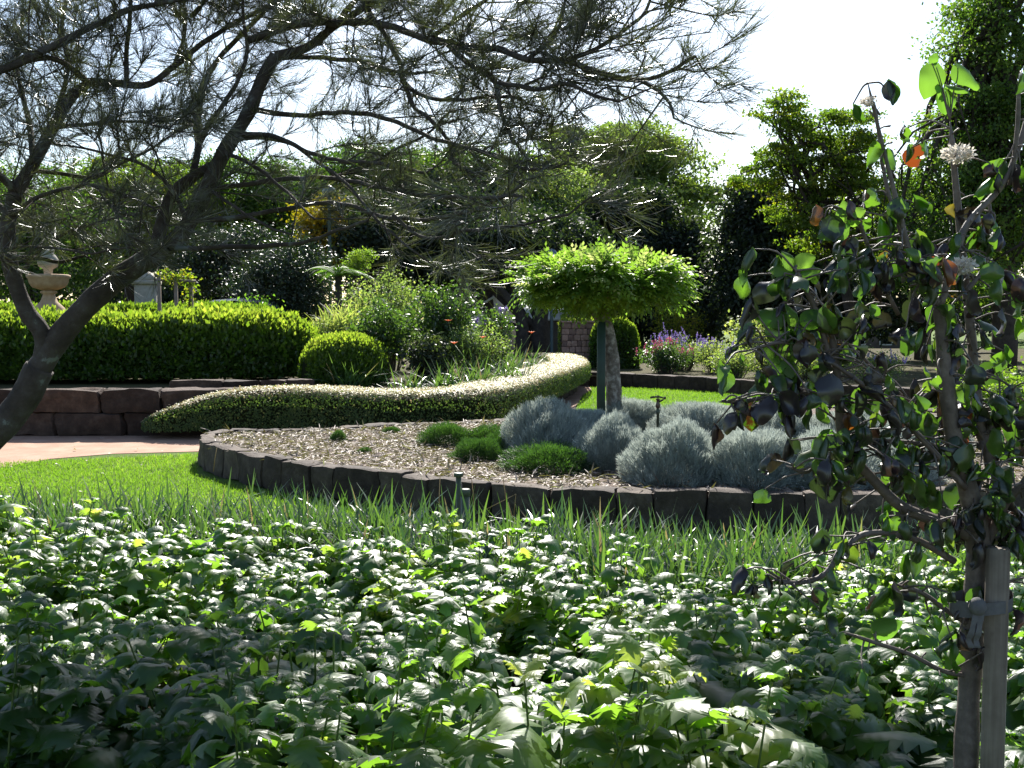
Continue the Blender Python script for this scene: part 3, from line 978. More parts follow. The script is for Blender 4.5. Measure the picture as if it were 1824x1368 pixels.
def wisteria():
    r = np.random.default_rng(41)
    D = 13.7
    base = P(1094, 760, D); base[2] = .28
    root = empty('wisteria_standard', base, 'umbrella-shaped wisteria standard with mottled leaning trunk beside a dark green post', 'tree')
    tp = smooth_line([P(1096, 780, D), P(1094, 720, D), P(1091, 660, D), P(1086, 615, D), P(1078, 580, D), P(1066, 548, D), P(1056, 520, D)], 8)
    tp[0][2] = .25
    rad = np.interp(np.linspace(0, 1, len(tp)), [0, .15, .6, 1], [.112, .10, .092, .105])
    m = MB().tube(tp, rad, 14, wob=.08)
    m.build('trunk', MAT['greybark'], root, smooth=True)
    top = tp[-1]
    cen = P(1068, 502, D)
    bm = MB()
    for k in range(16):
        a = k / 16 * 6.28 + r.normal() * .15
        e = cen + np.array([math.cos(a) * .92, math.sin(a) * .92, r.uniform(-.12, .15)])
        lp = limb_pts(top + np.array([0, 0, -.06]), e, r, .08, 7)
        bm.tube(lp, np.linspace(.05, .01, 7), 6)
    wl = smooth_line([P(915, 470, D), P(895, 450, D - .1), P(888, 462, D - .1), P(886, 478, D - .1)], 5)
    bm.tube(wl, .006, 4)
    bm.build('branches', MAT['twig'], root, smooth=True)
    lm = MB()
    Ts = [compound_leaf(r) for _ in range(3)]
    n = 3300
    a = r.uniform(0, 6.28, n)
    q = np.sqrt(r.uniform(0, 1, n))
    edge = 1 + .11 * np.sin(3 * a + 1) + .08 * np.sin(7 * a) + .07 * np.sin(13 * a + 2)
    rr = .93 * q * edge
    top_h = .17 + .07 * np.sin(4 * a + 3 * q) + .05 * np.sin(9 * a - 6 * q) - .12 * q ** 5
    bot_h = -.33 + .12 * q ** 1.2
    layer = r.uniform(0, 1, n)
    h = np.where(layer < .5, top_h - .12 * r.uniform(0, 1, n), bot_h + (top_h - bot_h) * r.uniform(0, 1, n))
    pos = cen + np.stack([rr * np.cos(a), rr * np.sin(a), h], -1)
    pos[:, 0] += .03 * r.normal(size=n)
    out = np.stack([np.cos(a), np.sin(a), 0 * a], -1)
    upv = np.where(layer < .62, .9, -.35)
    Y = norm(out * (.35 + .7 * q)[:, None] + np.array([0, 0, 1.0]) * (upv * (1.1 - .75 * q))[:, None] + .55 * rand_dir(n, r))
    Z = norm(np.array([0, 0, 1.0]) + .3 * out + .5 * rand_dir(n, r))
    tone = np.clip(np.where(layer < .5, .6, .3) + r.normal(0, .18, n), 0, .9)  # sunlit top and shaded underside of the crown put into leaf tone
    # young pale shoots standing up from the top
    ns = 90
    a2, q2 = r.uniform(0, 6.28, ns), np.sqrt(r.uniform(.0, .85, ns))
    p2 = cen + np.stack([.95 * q2 * np.cos(a2), 1.1 * q2 * np.sin(a2), 0.2 - .2 * q2 ** 3.5], -1)
    pos = np.concatenate([pos, p2]); Y = np.concatenate([Y, norm(np.array([0, 0, 1.0]) + .45 * rand_dir(ns, r))])
    Z = np.concatenate([Z, rand_dir(ns, r)]); tone = np.concatenate([tone, r.uniform(.65, .95, ns)])
    n += ns
    sz = r.uniform(.15, .29, n)
    w = r.integers(0, 3, n)
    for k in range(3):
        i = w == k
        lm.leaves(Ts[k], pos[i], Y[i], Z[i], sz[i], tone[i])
    lm.build('crown', MAT['wisteria'], root)


wisteria()
pb = P(1071, 600, 13.5)
m = MB().box((pb[0], pb[1], .95), (.10, .10, 1.42), 0, .012)
tag(m.build('support_post', MAT['greenpost']), 'dark green square post standing beside the leaning wisteria trunk', 'post')


def sprinkler():
    b = P(1172, 720, 12.6)
    zt = b[2] + .05
    root = empty('sprinkler', (b[0], b[1], .28), 'brass impact sprinkler on a riser above the silver bushes', 'sprinkler')
    c = np.array([b[0], b[1], 0])
    MB().lathe((b[0], b[1], 0), [(.016, .28), (.016, zt - .16), (.024, zt - .158), (.024, zt - .12), (.016, zt - .118), (.014, zt - .10), (0, zt - .10)], 12).build('riser', MAT['pipe'], root, True)
    MB().lathe((b[0], b[1], 0), [(.014, zt - .10), (.026, zt - .085), (.028, zt - .05), (.02, zt - .035), (.018, zt), (.024, zt + .004), (.024, zt + .014), (0, zt + .016)], 14).build('head', MAT['brass'], root, True)
    m = MB()
    m.tube([c + (-.075, 0, zt + .03), c + (-.03, 0, zt + .034), c + (.02, 0, zt + .034), c + (.07, -.01, zt + .02)], [.013, .011, .011, .008], 8)
    m.box(c + (-.075, 0, zt + .028), (.03, .024, .022), 0, .004)
    m.box(c + (.078, -.012, zt + .022), (.022, .02, .032), .3, .004)
    m.tube([c + (0, 0, zt + .0), c + (0, 0, zt + .055)], .007, 8)
    m.build('arm', MAT['brass'], root, True)
    MB().tube([c + (.0, 0, zt - .03), c + (.05, -.015, zt + .0), c + (.065, -.018, zt + .006)], [.013, .01, .007], 8).build('nozzle', MAT['brass'], root, True)


sprinkler()


def pipes():
    b = P(816, 600, 7.9)
    zt = P(816, 842, 7.9)[2]
    root = empty('irrigation_riser', (b[0], b[1], 0), 'slim olive irrigation pipe with a flat cap in front of the stone edging', 'pipe')
    MB().lathe((b[0], b[1], 0), [(.02, 0), (.02, zt - .03), (0, zt - .03)], 14).build('pipe', MAT['pipe'], root, True)
    MB().lathe((b[0], b[1], 0), [(.02, zt - .03), (.034, zt - .028), (.034, zt - .002), (.03, zt), (0, zt)], 16).build('cap', MAT['pipe'], root, True)
    m = MB()
    m.tube([(b[0] + .021, b[1] - .01, zt - .08), (b[0] + .03, b[1] - .02, zt - .16), (b[0] + .022, b[1] - .02, zt - .3)], .004, 6)
    m.build('wire', MAT['cloth'], root, True)
    b = P(828, 600, 7.8)
    zt = P(828, 871, 7.8)[2]
    root = empty('irrigation_riser', (b[0], b[1], 0), 'stout olive valve pipe with a screw cap, shorter than the slim pipe it adjoins', 'pipe')
    MB().lathe((b[0], b[1], 0), [(.031, 0), (.031, zt - .05), (0, zt - .05)], 16).build('pipe', MAT['pipe'], root, True)
    MB().lathe((b[0], b[1], 0), [(.031, zt - .05), (.037, zt - .048), (.037, zt - .006), (.032, zt), (0, zt)], 18).build('cap', MAT['pipe'], root, True)


pipes()

# ================================================================== FOREGROUND PLANTING
LEAF_HI = [grid_leaf(12, 5, wd, tooth=.40, fold=.45, droop=dr, heart=.08, corr=.004, ripple=.018, seed=i, pw=.66, twist=tw, asym=.2)
           for i, (dr, tw, wd) in enumerate(((.6, .2, .36), (1.0, -.25, .38), (1.8, .35, .33), (2.3, -.2, .35), (1.6, .1, .38)))]
LEAF_LO = [grid_leaf(9, 5, wd, tooth=.40, fold=.5, droop=dr, heart=.08, corr=.004, ripple=.02, seed=i + 9, pw=.66, twist=tw, asym=.2)
           for i, (dr, tw, wd) in enumerate(((1.0, .3, .34), (1.5, -.3, .36), (1.9, .3, .34), (2.3, -.2, .36)))]


def stems_and_leaves(lm, sm, xs, ys, hs, r, T, leaf=.115, tone=.45, leans=None):
    """upright stems carrying whorls of toothed leaves, smaller to the tip"""
    P_, Y_, Z_, S_, C_ = [], [], [], [], []
    for si, (x, y, h) in enumerate(zip(xs, ys, hs)):
        lean = r.normal(size=2) * .08 + (leans[si] if leans is not None else 0)
        base = np.array([x, y, 0.0])
        top = base + np.array([lean[0], lean[1], h])
        mid = base + np.array([lean[0] * .3, lean[1] * .3, h * .5])
        pts = smooth_line([base, mid, top], 4)
        sm.tube(pts, np.linspace(.0055, .003, len(pts)), 5, cap=False, rnd=r.uniform())
        tn = tone + r.normal() * .13
        nod = int(r.integers(4, 7))
        a0 = r.uniform(0, 6.28)
        for k in range(nod):
            t = .42 + .58 * k / (nod - 1)
            p = base + (top - base) * t + np.array([0, 0, 0])
            big = leaf * np.interp(t, [.3, .65, .85, 1.0], [.8, 1.15, 1.0, .5]) * r.uniform(.65, 1.25)
            nl = 2 if t < .97 else 4
            for j in range(nl):
                a = a0 + k * 1.75 + j * 2 * math.pi / nl + r.normal() * .25
                el = np.interp(t, [.3, .8, 1], [-.25, .05, .7]) + r.normal() * .2
                o = np.array([math.cos(a), math.sin(a), 0])
                pet = .028 * (1 if t < .95 else .3)
                P_.append(p + o * pet + np.array([0, 0, .012]))
                Y_.append(o * math.cos(el) + np.array([0, 0, math.sin(el)]))
                Z_.append(np.array([0, 0, 1.0]) - o * math.sin(el) + .22 * r.normal(size=3))
                S_.append(big)
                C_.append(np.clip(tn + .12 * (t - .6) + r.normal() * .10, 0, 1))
    P_, Y_, Z_, S_, C_ = map(np.array, (P_, Y_, Z_, S_, C_))
    w = r.integers(0, len(T), len(P_))
    for k in range(len(T)):
        i = w == k
        lm.leaves(T[k], P_[i], Y_[i], Z_[i], np.stack([S_[i] * r.uniform(.85, 1.2, i.sum()), S_[i], S_[i]], -1), C_[i])


rf = np.random.default_rng(51)
# plants one can tell apart: (px of the tip, py of the tip, depth, stems, spread, leaf size, tone, label)
singles = [
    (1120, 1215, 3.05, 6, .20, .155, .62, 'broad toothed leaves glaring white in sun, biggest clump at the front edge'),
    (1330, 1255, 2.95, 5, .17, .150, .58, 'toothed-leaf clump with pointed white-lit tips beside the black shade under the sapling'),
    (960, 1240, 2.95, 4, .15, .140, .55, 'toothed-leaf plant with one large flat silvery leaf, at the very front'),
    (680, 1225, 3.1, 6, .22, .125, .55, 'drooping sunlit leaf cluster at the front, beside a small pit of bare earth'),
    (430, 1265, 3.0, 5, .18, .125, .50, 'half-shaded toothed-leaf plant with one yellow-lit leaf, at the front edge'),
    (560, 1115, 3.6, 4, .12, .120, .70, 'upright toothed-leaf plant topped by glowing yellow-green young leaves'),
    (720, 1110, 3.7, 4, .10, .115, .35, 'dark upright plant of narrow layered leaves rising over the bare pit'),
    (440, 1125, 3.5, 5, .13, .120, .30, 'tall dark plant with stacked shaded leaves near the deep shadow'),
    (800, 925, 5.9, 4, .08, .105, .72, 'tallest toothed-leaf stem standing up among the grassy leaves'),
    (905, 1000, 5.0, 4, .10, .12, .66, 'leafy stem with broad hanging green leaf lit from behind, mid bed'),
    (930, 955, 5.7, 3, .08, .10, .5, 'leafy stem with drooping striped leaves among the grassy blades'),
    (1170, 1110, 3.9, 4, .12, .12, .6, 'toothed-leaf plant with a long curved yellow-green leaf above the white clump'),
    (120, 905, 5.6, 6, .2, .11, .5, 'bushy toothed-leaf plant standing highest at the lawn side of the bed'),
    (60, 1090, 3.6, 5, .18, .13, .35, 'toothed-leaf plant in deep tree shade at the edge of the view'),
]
centres = []
for px, py, d, n, spr, lf, tone, lab in singles:
    tip = P(px, py, d)
    if d < 3.2:
        tip[2] += .05
    centres.append((tip[0], tip[1], spr + .03))
    root = empty('leafy_perennial', (tip[0], tip[1], .012), lab, 'plant')
    a = rf.uniform(0, 6.28, n); q = np.sqrt(rf.uniform(0, 1, n)) * spr
    q[0] = 0
    lm, sm = MB(), MB()
    hs = tip[2] * rf.uniform(.80, 1.0, n); hs[0] = tip[2]
    lf *= 1.4
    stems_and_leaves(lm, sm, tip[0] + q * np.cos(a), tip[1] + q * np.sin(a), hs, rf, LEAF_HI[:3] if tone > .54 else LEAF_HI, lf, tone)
    lm.build('foliage', MAT['toothed'], root, smooth=True, uv=True)
    sm.build('stems', MAT['stemgreen'], root, smooth=True)


def carpet():
    r = np.random.default_rng(52)
    lm, sm = MB(), MB()
    # the plants stand in billowing mounds
    M_ = []
    while len(M_) < 108:
        y = 2.05 + 5.1 * r.uniform() ** .85
        x = r.uniform(-1, 1) * (.5 * y + .35)
        if y > np.interp(x, [-3.5, -1.5, 0, 1, 2, 3.5], [7.3, 6.9, 6.3, 6.0, 6.1, 6.3]):
            continue
        if all((x - a) ** 2 + (y - b) ** 2 > (.34 * r.uniform(.6, 1.1)) ** 2 for a, b, *_ in M_) and all((x - a) ** 2 + (y - b) ** 2 > (c * 1.05) ** 2 for a, b, c in centres):
            M_.append((x, y, r.uniform(.24, .42), r.uniform(.36, .60) * np.interp(y, [2.2, 4, 6.2], [1.0, 1.0, .92]), r.normal() * .12))
    low = [(P(px, 600, d)[0], d, rad) for px, d, rad in ((1570, 2.75, .45), (1640, 3.3, .35), (340, 3.4, .25), (150, 2.75, .5), (330, 2.9, .32), (520, 4.2, .16), (1450, 3.3, .22), (250, 5.2, .22), (790, 3.6, .2))]
    pit = P(790, 1190, 3.6)
    for mx, my, mr, mh, mt in M_:
        k = int(7.5 * (mr / .33) ** 2)
        a = r.uniform(0, 6.28, k); q = np.sqrt(r.uniform(0, 1, k))
        x, y = mx + mr * q * np.cos(a), my + mr * q * np.sin(a)
        h = mh * (1 - .42 * q ** 2) * r.uniform(.85, 1.08, k)
        for cx, cy, rad in low:
            h *= 1 - .6 * np.exp(-(((x - cx) / 1.1) ** 2 + (y - cy) ** 2) / rad ** 2)
        ok = ((x - pit[0]) / 1.2) ** 2 + (y - pit[1]) ** 2 > .2 ** 2
        x, y, h = x[ok], y[ok], np.clip(h[ok], .10, .64)
        ln = np.stack([np.cos(a), np.sin(a)], -1)[ok] * (q[ok] * .16)[:, None]
        near_ = my < 4.0
        stems_and_leaves(lm, sm, x, y, h, r, LEAF_HI if near_ else LEAF_LO, (.225 if near_ else .195) * r.uniform(.75, 1.15), .46 + mt, ln)
    tag(lm.build('leafy_groundcover', MAT['toothed'], smooth=True, uv=True), 'mass of toothed-leaf perennials filling the near bed', 'ground cover', kind='stuff')
    tag(sm.build('groundcover_stems', MAT['stemgreen'], smooth=True), 'stems under the toothed-leaf ground cover', 'ground cover', kind='stuff')


carpet()

STRAPS = [strap(b, tw) for b, tw in ((.15, .2), (.35, .4), (.7, -.3), (1.3, .5))]


def tufts(m, cx, cy, z0, n, L, w, r, spread=.06, tone=.45, lean=(0, 0), up=1.0, T=STRAPS):
    a = r.uniform(0, 6.28, n)
    pos = np.stack([cx + spread * r.normal(size=n), cy + spread * r.normal(size=n), np.full(n, z0)], -1)
    out = np.stack([np.cos(a) + lean[0], np.sin(a) + lean[1], 0 * a], -1)
    el = r.uniform(.55, 1.35, n) * up
    Y = norm(out * np.cos(el)[:, None] + np.array([0, 0, 1.0]) * np.sin(el)[:, None])
    Z = norm(np.array([0, 0, 1.0]) * np.cos(el)[:, None] - out * np.sin(el)[:, None] + .25 * r.normal(size=(n, 3)))
    # bending towards the outside: normal faces up/inwards
    s = L * r.uniform(.6, 1.2, n)
    k = r.integers(0, len(T), n)
    c = np.clip(tone + r.normal(0, .17, n), 0, .92)
    c = np.where(r.uniform(0, 1, n) < .025, 1.0, c)
    for q in range(len(T)):
        i = k == q
        m.leaves(T[q], pos[i], Y[i], Z[i], np.stack([np.full(i.sum(), w * 40) * r.uniform(.7, 1.2, i.sum()), s[i], s[i]], -1), c[i])


def strap_strip():
    r = np.random.default_rng(53)
    m = MB()
    for _ in range(1250):
        x = r.uniform(-4.6, 3.6)
        f0 = np.interp(x, [-4.6, -2.4, -1.2, 0, 1, 2, 3.6], [7.4, 7.2, 6.8, 6.3, 6.0, 6.0, 6.2])
        f1 = np.interp(x, [-4.6, -2.6, -1.2, 0, 1, 2, 3.6], [8.3, 8.2, 8.0, 7.7, 7.3, 7.1, 7.1])
        y = r.uniform(f0, f1)
        tufts(m, x, y, 0, int(r.integers(10, 17)), np.interp(x, [-3, -1, 0, 1], [.50, .50, .50, .47]) * r.uniform(.7, 1.15), .028, r, .045, .38 + .1 * r.normal(), (.12, .05), 1.12)
    # a few in the front corner
    for px, py, d in ((90, 1345, 2.62), (140, 1350, 2.6), (60, 1350, 2.7), (25, 1340, 2.75)):
        c = P(px, py, d)
        tufts(m, c[0], c[1], .2, 7, .34, .013, r, .03, .5, up=1.3)
    for px, py, d in ((500, 930, 7.2), (640, 930, 7.1), (1240, 940, 6.6), (760, 905, 7.4)):
        c = P(px, py, d)
        tufts(m, c[0], c[1], 0, 6, .62, .02, r, .05, .6, up=1.15)
    # dry flower stalks
    for pts in ([(500 + 285, 935), (782, 890), (784, 845)], [(906, 925), (900, 880), (896, 850)], [(850, 915), (890, 895), (919, 880), (915, 920)], [(845, 930), (843, 880), (840, 852)], [(915, 930), (905, 895)], [(1360, 960), (1358, 935), (1360, 928)], [(380, 840), (383, 815), (386, 798)]):
        m.tube(np.array([P(a, b, 7.3) for a, b in pts]), .0028, 5, rnd=1.0)
    tag(m.build('grassy_leaves', MAT['strap']), 'strip of long grassy leaves between the leafy bed and the lawn', 'grass', kind='stuff')


strap_strip()

# ------------------------------------------------------------------ the staked sapling
HEART = [grid_leaf(11, 7, wd, fold=f, droop=dr, heart=.15, ripple=rp, seed=30 + i, pw=.64, twist=tw, asym=a_)
         for i, (f, dr, rp, tw, a_, wd) in enumerate(((.4, .9, .05, .5, .3, .46), (.9, 1.6, .06, -.7, -.5, .42), (1.5, .8, .05, .9, .4, .4), (2.1, 1.4, .05, -.5, .3, .44),
                                                     (2.5, .6, .04, 1.2, -.3, .46), (.3, 2.4, .07, -.9, .6, .4), (1.1, 2.2, .08, .6, -.6, .38), (-.9, 1.0, .06, .6, .4, .42)))]
HEART_FLAT = [grid_leaf(11, 7, .44, fold=f, droop=dr, heart=.18, ripple=.03, seed=50 + i, pw=.6, twist=tw, asym=.3) for i, (f, dr, tw) in enumerate(((.35, .6, .3), (.6, 1.0, -.4), (.5, .4, .2)))]


def sapling():
    r = np.random.default_rng(61)
    D = 3.05
    k = D / F_PX
    base = P(1728, 1400, D); base[2] = .012
    root = empty('sapling', base, 'young staked tree with curled dark heart-shaped leaves and a few white flower heads', 'tree')
    tm, wm = MB(), MB()
    limbs = [  # picture points, depth offset start/end, radius px start/end
        ([(1716, 1800), (1718, 1500), (1721, 1368), (1728, 1200), (1736, 1060), (1742, 985)], 0, 0, 22, 20),
        ([(1745, 990), (1738, 930), (1722, 860), (1702, 800), (1690, 720), (1680, 620), (1672, 545)], 0, -.05, 22, 10),
        ([(1746, 1000), (1762, 930), (1772, 880), (1762, 810), (1745, 760), (1738, 690), (1730, 600), (1722, 520), (1712, 430), (1700, 300), (1692, 215)], .03, .12, 15, 5),
        ([(1735, 960), (1690, 935), (1610, 905), (1560, 860), (1520, 815), (1500, 775), (1494, 700), (1488, 640), (1478, 580)], 0, -.1, 11, 7),
        ([(1478, 640), (1455, 560), (1430, 505), (1415, 478)], -.1, -.15, 6, 4),
        ([(1672, 545), (1640, 490), (1618, 440), (1590, 330), (1565, 230), (1546, 148)], -.05, -.1, 6.5, 2.6),
        ([(1640, 500), (1600, 400), (1575, 310), (1560, 200), (1552, 180)], -.05, 0, 4.5, 2.2),
        ([(1672, 545), (1700, 470), (1722, 400), (1790, 320), (1835, 190), (1850, 60)], -.05, .1, 8, 4),
        ([(1800, 330), (1812, 230), (1815, 140)], .05, .0, 5, 3),
        ([(1745, 800), (1780, 740), (1830, 720), (1880, 640)], .05, .1, 8, 5),
        ([(1750, 985), (1790, 900), (1830, 850), (1870, 760)], .02, -.1, 9, 5),
        ([(1700, 1000), (1640, 965), (1590, 950), (1535, 953), (1500, 985), (1465, 1025), (1420, 1038), (1378, 1032)], 0, -.15, 7, 4),
        ([(1495, 720), (1440, 700), (1330, 713), (1280, 716)], -.1, -.2, 5, 3),
        ([(1690, 770), (1600, 700), (1540, 640), (1480, 580), (1420, 520)], .05, .1, 4, 2),
        ([(1720, 870), (1650, 790), (1580, 720), (1530, 680), (1470, 640), (1400, 610), (1330, 625)], -.05, -.2, 6, 3),
        ([(1500, 775), (1470, 800), (1440, 840), (1400, 830)], -.1, -.2, 4, 3),
        ([(1740, 1120), (1690, 1090), (1640, 1055), (1590, 1040)], 0, -.1, 6, 3),
        ([(1735, 1205), (1680, 1195), (1620, 1165), (1560, 1145), (1500, 1125)], 0, -.15, 5, 3),
        ([(1765, 900), (1800, 930), (1830, 940)], 0, .1, 6, 4),
        ([(1500, 790), (1550, 785), (1640, 790), (1690, 800)], -.1, 0, 4, 4),
        ([(1720, 520), (1750, 480), (1765, 420), (1760, 330)], .05, .1, 5, 3),
        ([(1600, 560), (1560, 480), (1540, 420), (1520, 380), (1500, 372)], 0, -.1, 4, 3),
        ([(1745, 1080), (1775, 1050), (1810, 1030)], .0, -.05, 5, 3),
    ]
    nodes = []
    for i, (pp, o0, o1, r0_, r1_) in enumerate(limbs):
        dd = np.linspace(D + o0, D + o1, len(pp))
        pts = smooth_line([P(a, b, d) for (a, b), d in zip(pp, dd)], 6)
        if i == 0:
            pts[:, 2] = np.maximum(pts[:, 2], -.05)
        rad = np.linspace(r0_, r1_, len(pts)) * k
        if i > 1:
            rad[-4:] = np.minimum(rad[-4:], np.linspace(rad[-5], .0012, 4))
            for q in range(4, len(pts), 3):          # buds and stubs along the wood
                o = rand_dir(1, r)[0]
                e = pts[q] + o * (rad[q] + r.uniform(.006, .03))
                wm.tube([pts[q], (pts[q] + e) / 2 + (0, 0, .003), e, e + o * .006], [.0026, .0022, .0034, .0006], 5)
        (tm if i < 2 else wm).tube(pts, rad, 10 if i < 2 else 7, wob=.12)
        if i != 0:
            for q in range(2 if i in (1, 2) else 1, len(pts)):
                nodes.append((pts[q], pts[q] - pts[q - 1], rad[q], i))
    # side twigs with leaves at their ends
    LP, LY, LZ, LS, LC = [], [], [], [], []

    def leaf(p, out, s, c, hang):
        LP.append(p)
        LY.append(norm(out * (1 - hang) + np.array([0, 0, -hang])))
        LZ.append(norm(out * .6 + np.array([0, 0, .6]) + .6 * r.normal(size=3)))
        LS.append(s); LC.append(c)
    for p, t, rd, li in nodes:
        h = p[2]
        py = 684 - F_PX * ((p - EYE) @ UP) / ((p - EYE) @ FW)
        dense = np.interp(py, [150, 330, 470, 560, 900, 1000, 1100, 1250], [.06, .26, .52, .66, .60, .36, .2, .04])
        for _ in range(3):
            if r.uniform() > dense * .62:
                continue
            out = norm(np.array([r.normal() * .9 - .1, r.normal() * .55 - .15, r.normal() * .35]))
            L = r.uniform(.03, .17)
            e = p + out * L + np.array([0, 0, -.01])
            mid = (p + e) / 2 + r.normal(size=3) * .008 + np.array([0, 0, .012])
            wm.tube(smooth_line([p, mid, e], 3), [.0032, .003, .0028, .0026, .0024, .0022, .002][:7], 5)
            for q in range(int(r.integers(1, 3))):
                o2 = norm(out * .6 + r.normal(size=3) * .7)
                u = r.uniform()
                c = r.uniform(0, .48) if u < .40 else (r.uniform(.5, .74) if u < .66 else (r.uniform(.75, .92) if u < .975 else r.uniform(.95, 1)))
                leaf(e + o2 * .012, o2, r.uniform(.042, .088), c, r.uniform(.4, .93))
    LP, LY, LZ, LS, LC = map(np.array, (LP, LY, LZ, LS, LC))
    lm = MB()
    w = r.integers(0, len(HEART), len(LP))
    for q in range(len(HEART)):
        i = w == q
        lm.leaves(HEART[q], LP[i], LY[i], LZ[i], np.stack([LS[i] * r.uniform(.8, 1.1, i.sum()), LS[i], LS[i]], -1), LC[i])
    lm.build('curled_leaves', MAT['sapleaf'], root, smooth=True)
    NN = np.array([q[0] for q in nodes])

    def attach(c):
        a = NN[np.argmin(np.linalg.norm(NN - c, axis=1))]
        wm.tube(smooth_line([a, (a + c) / 2 + np.array([0, 0, .01]), c], 4), np.linspace(.0028, .0015, 9), 5)
    # fresh flat leaves, where the photograph shows them: (px, py of leaf base, length px, direction degrees, turn)
    fm = MB()
    for px, py, L, a, tw, dz in (
            (1668, 120, 62, 252, .3, .11), (1706, 120, 56, 318, .35, .11), (1684, 163, 46, 280, .2, .12), (1690, 152, 44, 345, 1.4, .13), (1672, 150, 34, 300, 1.2, .12), (1660, 112, 22, 60, .9, .11),
            (1395, 560, 52, 185, .5, -.15), (1385, 565, 48, 160, .3, -.15), (1420, 575, 40, 110, .5, -.15), (1432, 572, 46, 20, .3, -.15),
            (1395, 640, 72, 55, .3, -.15), (1388, 640, 46, 130, .6, -.15), (1398, 645, 44, 250, .2, -.15), (1405, 640, 50, 300, .7, -.15),
            (1412, 482, 44, 175, .7, -.14), (1415, 478, 38, 120, .6, -.14), (1420, 476, 42, 40, .8, -.14), (1425, 485, 36, 10, .4, -.14), (1418, 488, 34, 230, .5, -.14),
            (1505, 400, 55, 200, .3, -.1), (1508, 398, 42, 95, .3, -.1), (1515, 396, 40, 45, .4, -.1),
            (1555, 1130, 42, 190, .8, -.1), (1560, 1125, 50, 25, .6, -.1), (1478, 770, 38, 250, .3, -.1), (1460, 820, 40, 290, .3, -.2)):
        s = L * k
        attach(P(px, py, D + dz))
        ar = R(a)
        Y = np.array([[math.cos(ar), -.15, math.sin(ar)]])
        Z = np.array([[math.sin(tw) * .6, -math.cos(tw), .7 * math.sin(tw) + .2]])
        fm.leaves(HEART_FLAT[r.integers(0, 3)], np.array([P(px, py, D + dz)]), Y, Z, np.array([s]), np.array([r.uniform()]))
    fm.build('fresh_leaves', MAT['freshleaf'], root, smooth=True)
    # the big spotted leaf hanging alone
    bm = MB()
    p = P(1340, 722, D - .2)
    wm.tube(smooth_line([P(1350, 706, D - .2), P(1345, 715, D - .2), p], 3), .0018, 5)
    bm.leaves(grid_leaf(9, 7, .5, fold=.3, droop=.7, heart=.12, ripple=.015, seed=77, pw=.6), np.array([p]), np.array([[.05, -.1, -1.0]]), np.array([[.1, -1.0, .2]]), np.array([48 * k]), np.array([.75]))
    tag(bm.build('hanging_leaf', leaf_mat('spotted_leaf', [(0, (.05, .09, .02)), (1, (.06, .10, .02))], trans=.35, patch=((.05, .014, .01), .47, 40)), root, smooth=True), 'round leaf blotched brown and green')
    for px, py, wd, dz in ((1706, 276, 26, .04), (1714, 476, 22, -.1), (1546, 182, 13, -.12)):
        c = P(px, py, D + dz)
        attach(c)
        n = 300
        d = rand_dir(n, r); d[:, 2] = d[:, 2] * .7 + .15
        fl = MB().leaves(T_DIAMOND, c + d * wd * k * r.uniform(.35, 1, n)[:, None] * np.array([1, 1, .75]), norm(d + .5 * rand_dir(n, r)), rand_dir(n, r), .014 * r.uniform(.7, 1.2, n) * wd / 25, r.uniform(0, 1, n))
        fl.build('flower', MAT['petal'], root)
    tm.build('trunk', MAT['twigbark'], root, smooth=True)
    wm.build('branches', MAT['twigbark'], root, smooth=True)


sapling()


def stake():
    D = 2.98
    k = D / F_PX
    top = P(1768, 975, D)[2]
    x = P(1772, 1200, D)[0]
    root = empty('garden_stake', (x, D, .0), 'sawn timber stake, square and pale brown, supporting the young tree', 'stake')
    m = MB()
    m.box((x, D, top / 2), (.06, .046, top), R(-28), .004)
    m.build('post', MAT['pine'], root)
    # cloth tie round stake and stem
    z = P(0, 1075, D)[2]
    cx = P(1740, 1075, D)[0]
    root = empty('plant_tie', (x - .02, D, z), 'grey cloth strap knotted round the timber stake and the sapling stem', 'tie')
    m = MB()
    a = np.linspace(0, 2 * math.pi, 29)
    # a flat loop round both
    L0 = np.stack([x - .035 + .085 * np.cos(a), D + .02 + .062 * np.sin(a), z + .012 * np.sin(a + 1)], -1)
    V, Q = [], []
    for i, p in enumerate(L0):
        V += [p + (0, 0, -.019 + .004 * math.sin(3 * a[i])), p + (0, 0, .019 + .004 * math.sin(2 * a[i]))]
    Q = [(2 * i, 2 * i + 2, 2 * i + 3, 2 * i + 1) for i in range(28)]
    m.addq(V, Q)
    m.build('loop', MAT['cloth'], root, smooth=True)
    kx = P(1728, 1062, D)[0]
    kn = MB().lathe((kx, D - .05, z + .005), [(0, -.026), (.016, -.02), (.024, -.004), (.02, .014), (.012, .022), (0, .026)], 12)
    kn.build('knot', MAT['cloth'], root, smooth=True)
    tl = MB()
    for s0, lean in ((-.004, -.012), (.008, -.006)):
        pts = smooth_line([(kx + s0, D - .055, z), (kx + s0 + lean, D - .062, z - .05), (kx + s0 + lean * 1.4, D - .05, z - .085), (kx + s0 + lean * .6, D - .045, z - .11)], 5)
        V = []
        for i, p in enumerate(pts):
            V += [p + np.array([-.008, 0, 0]), p + np.array([.008, -.004 * math.sin(i), 0])]
        tl.addq(np.array(V), [(2 * i, 2 * i + 1, 2 * i + 3, 2 * i + 2) for i in range(len(pts) - 1)])
    tl.build('loose_ends', MAT['cloth'], root, smooth=True)


stake()

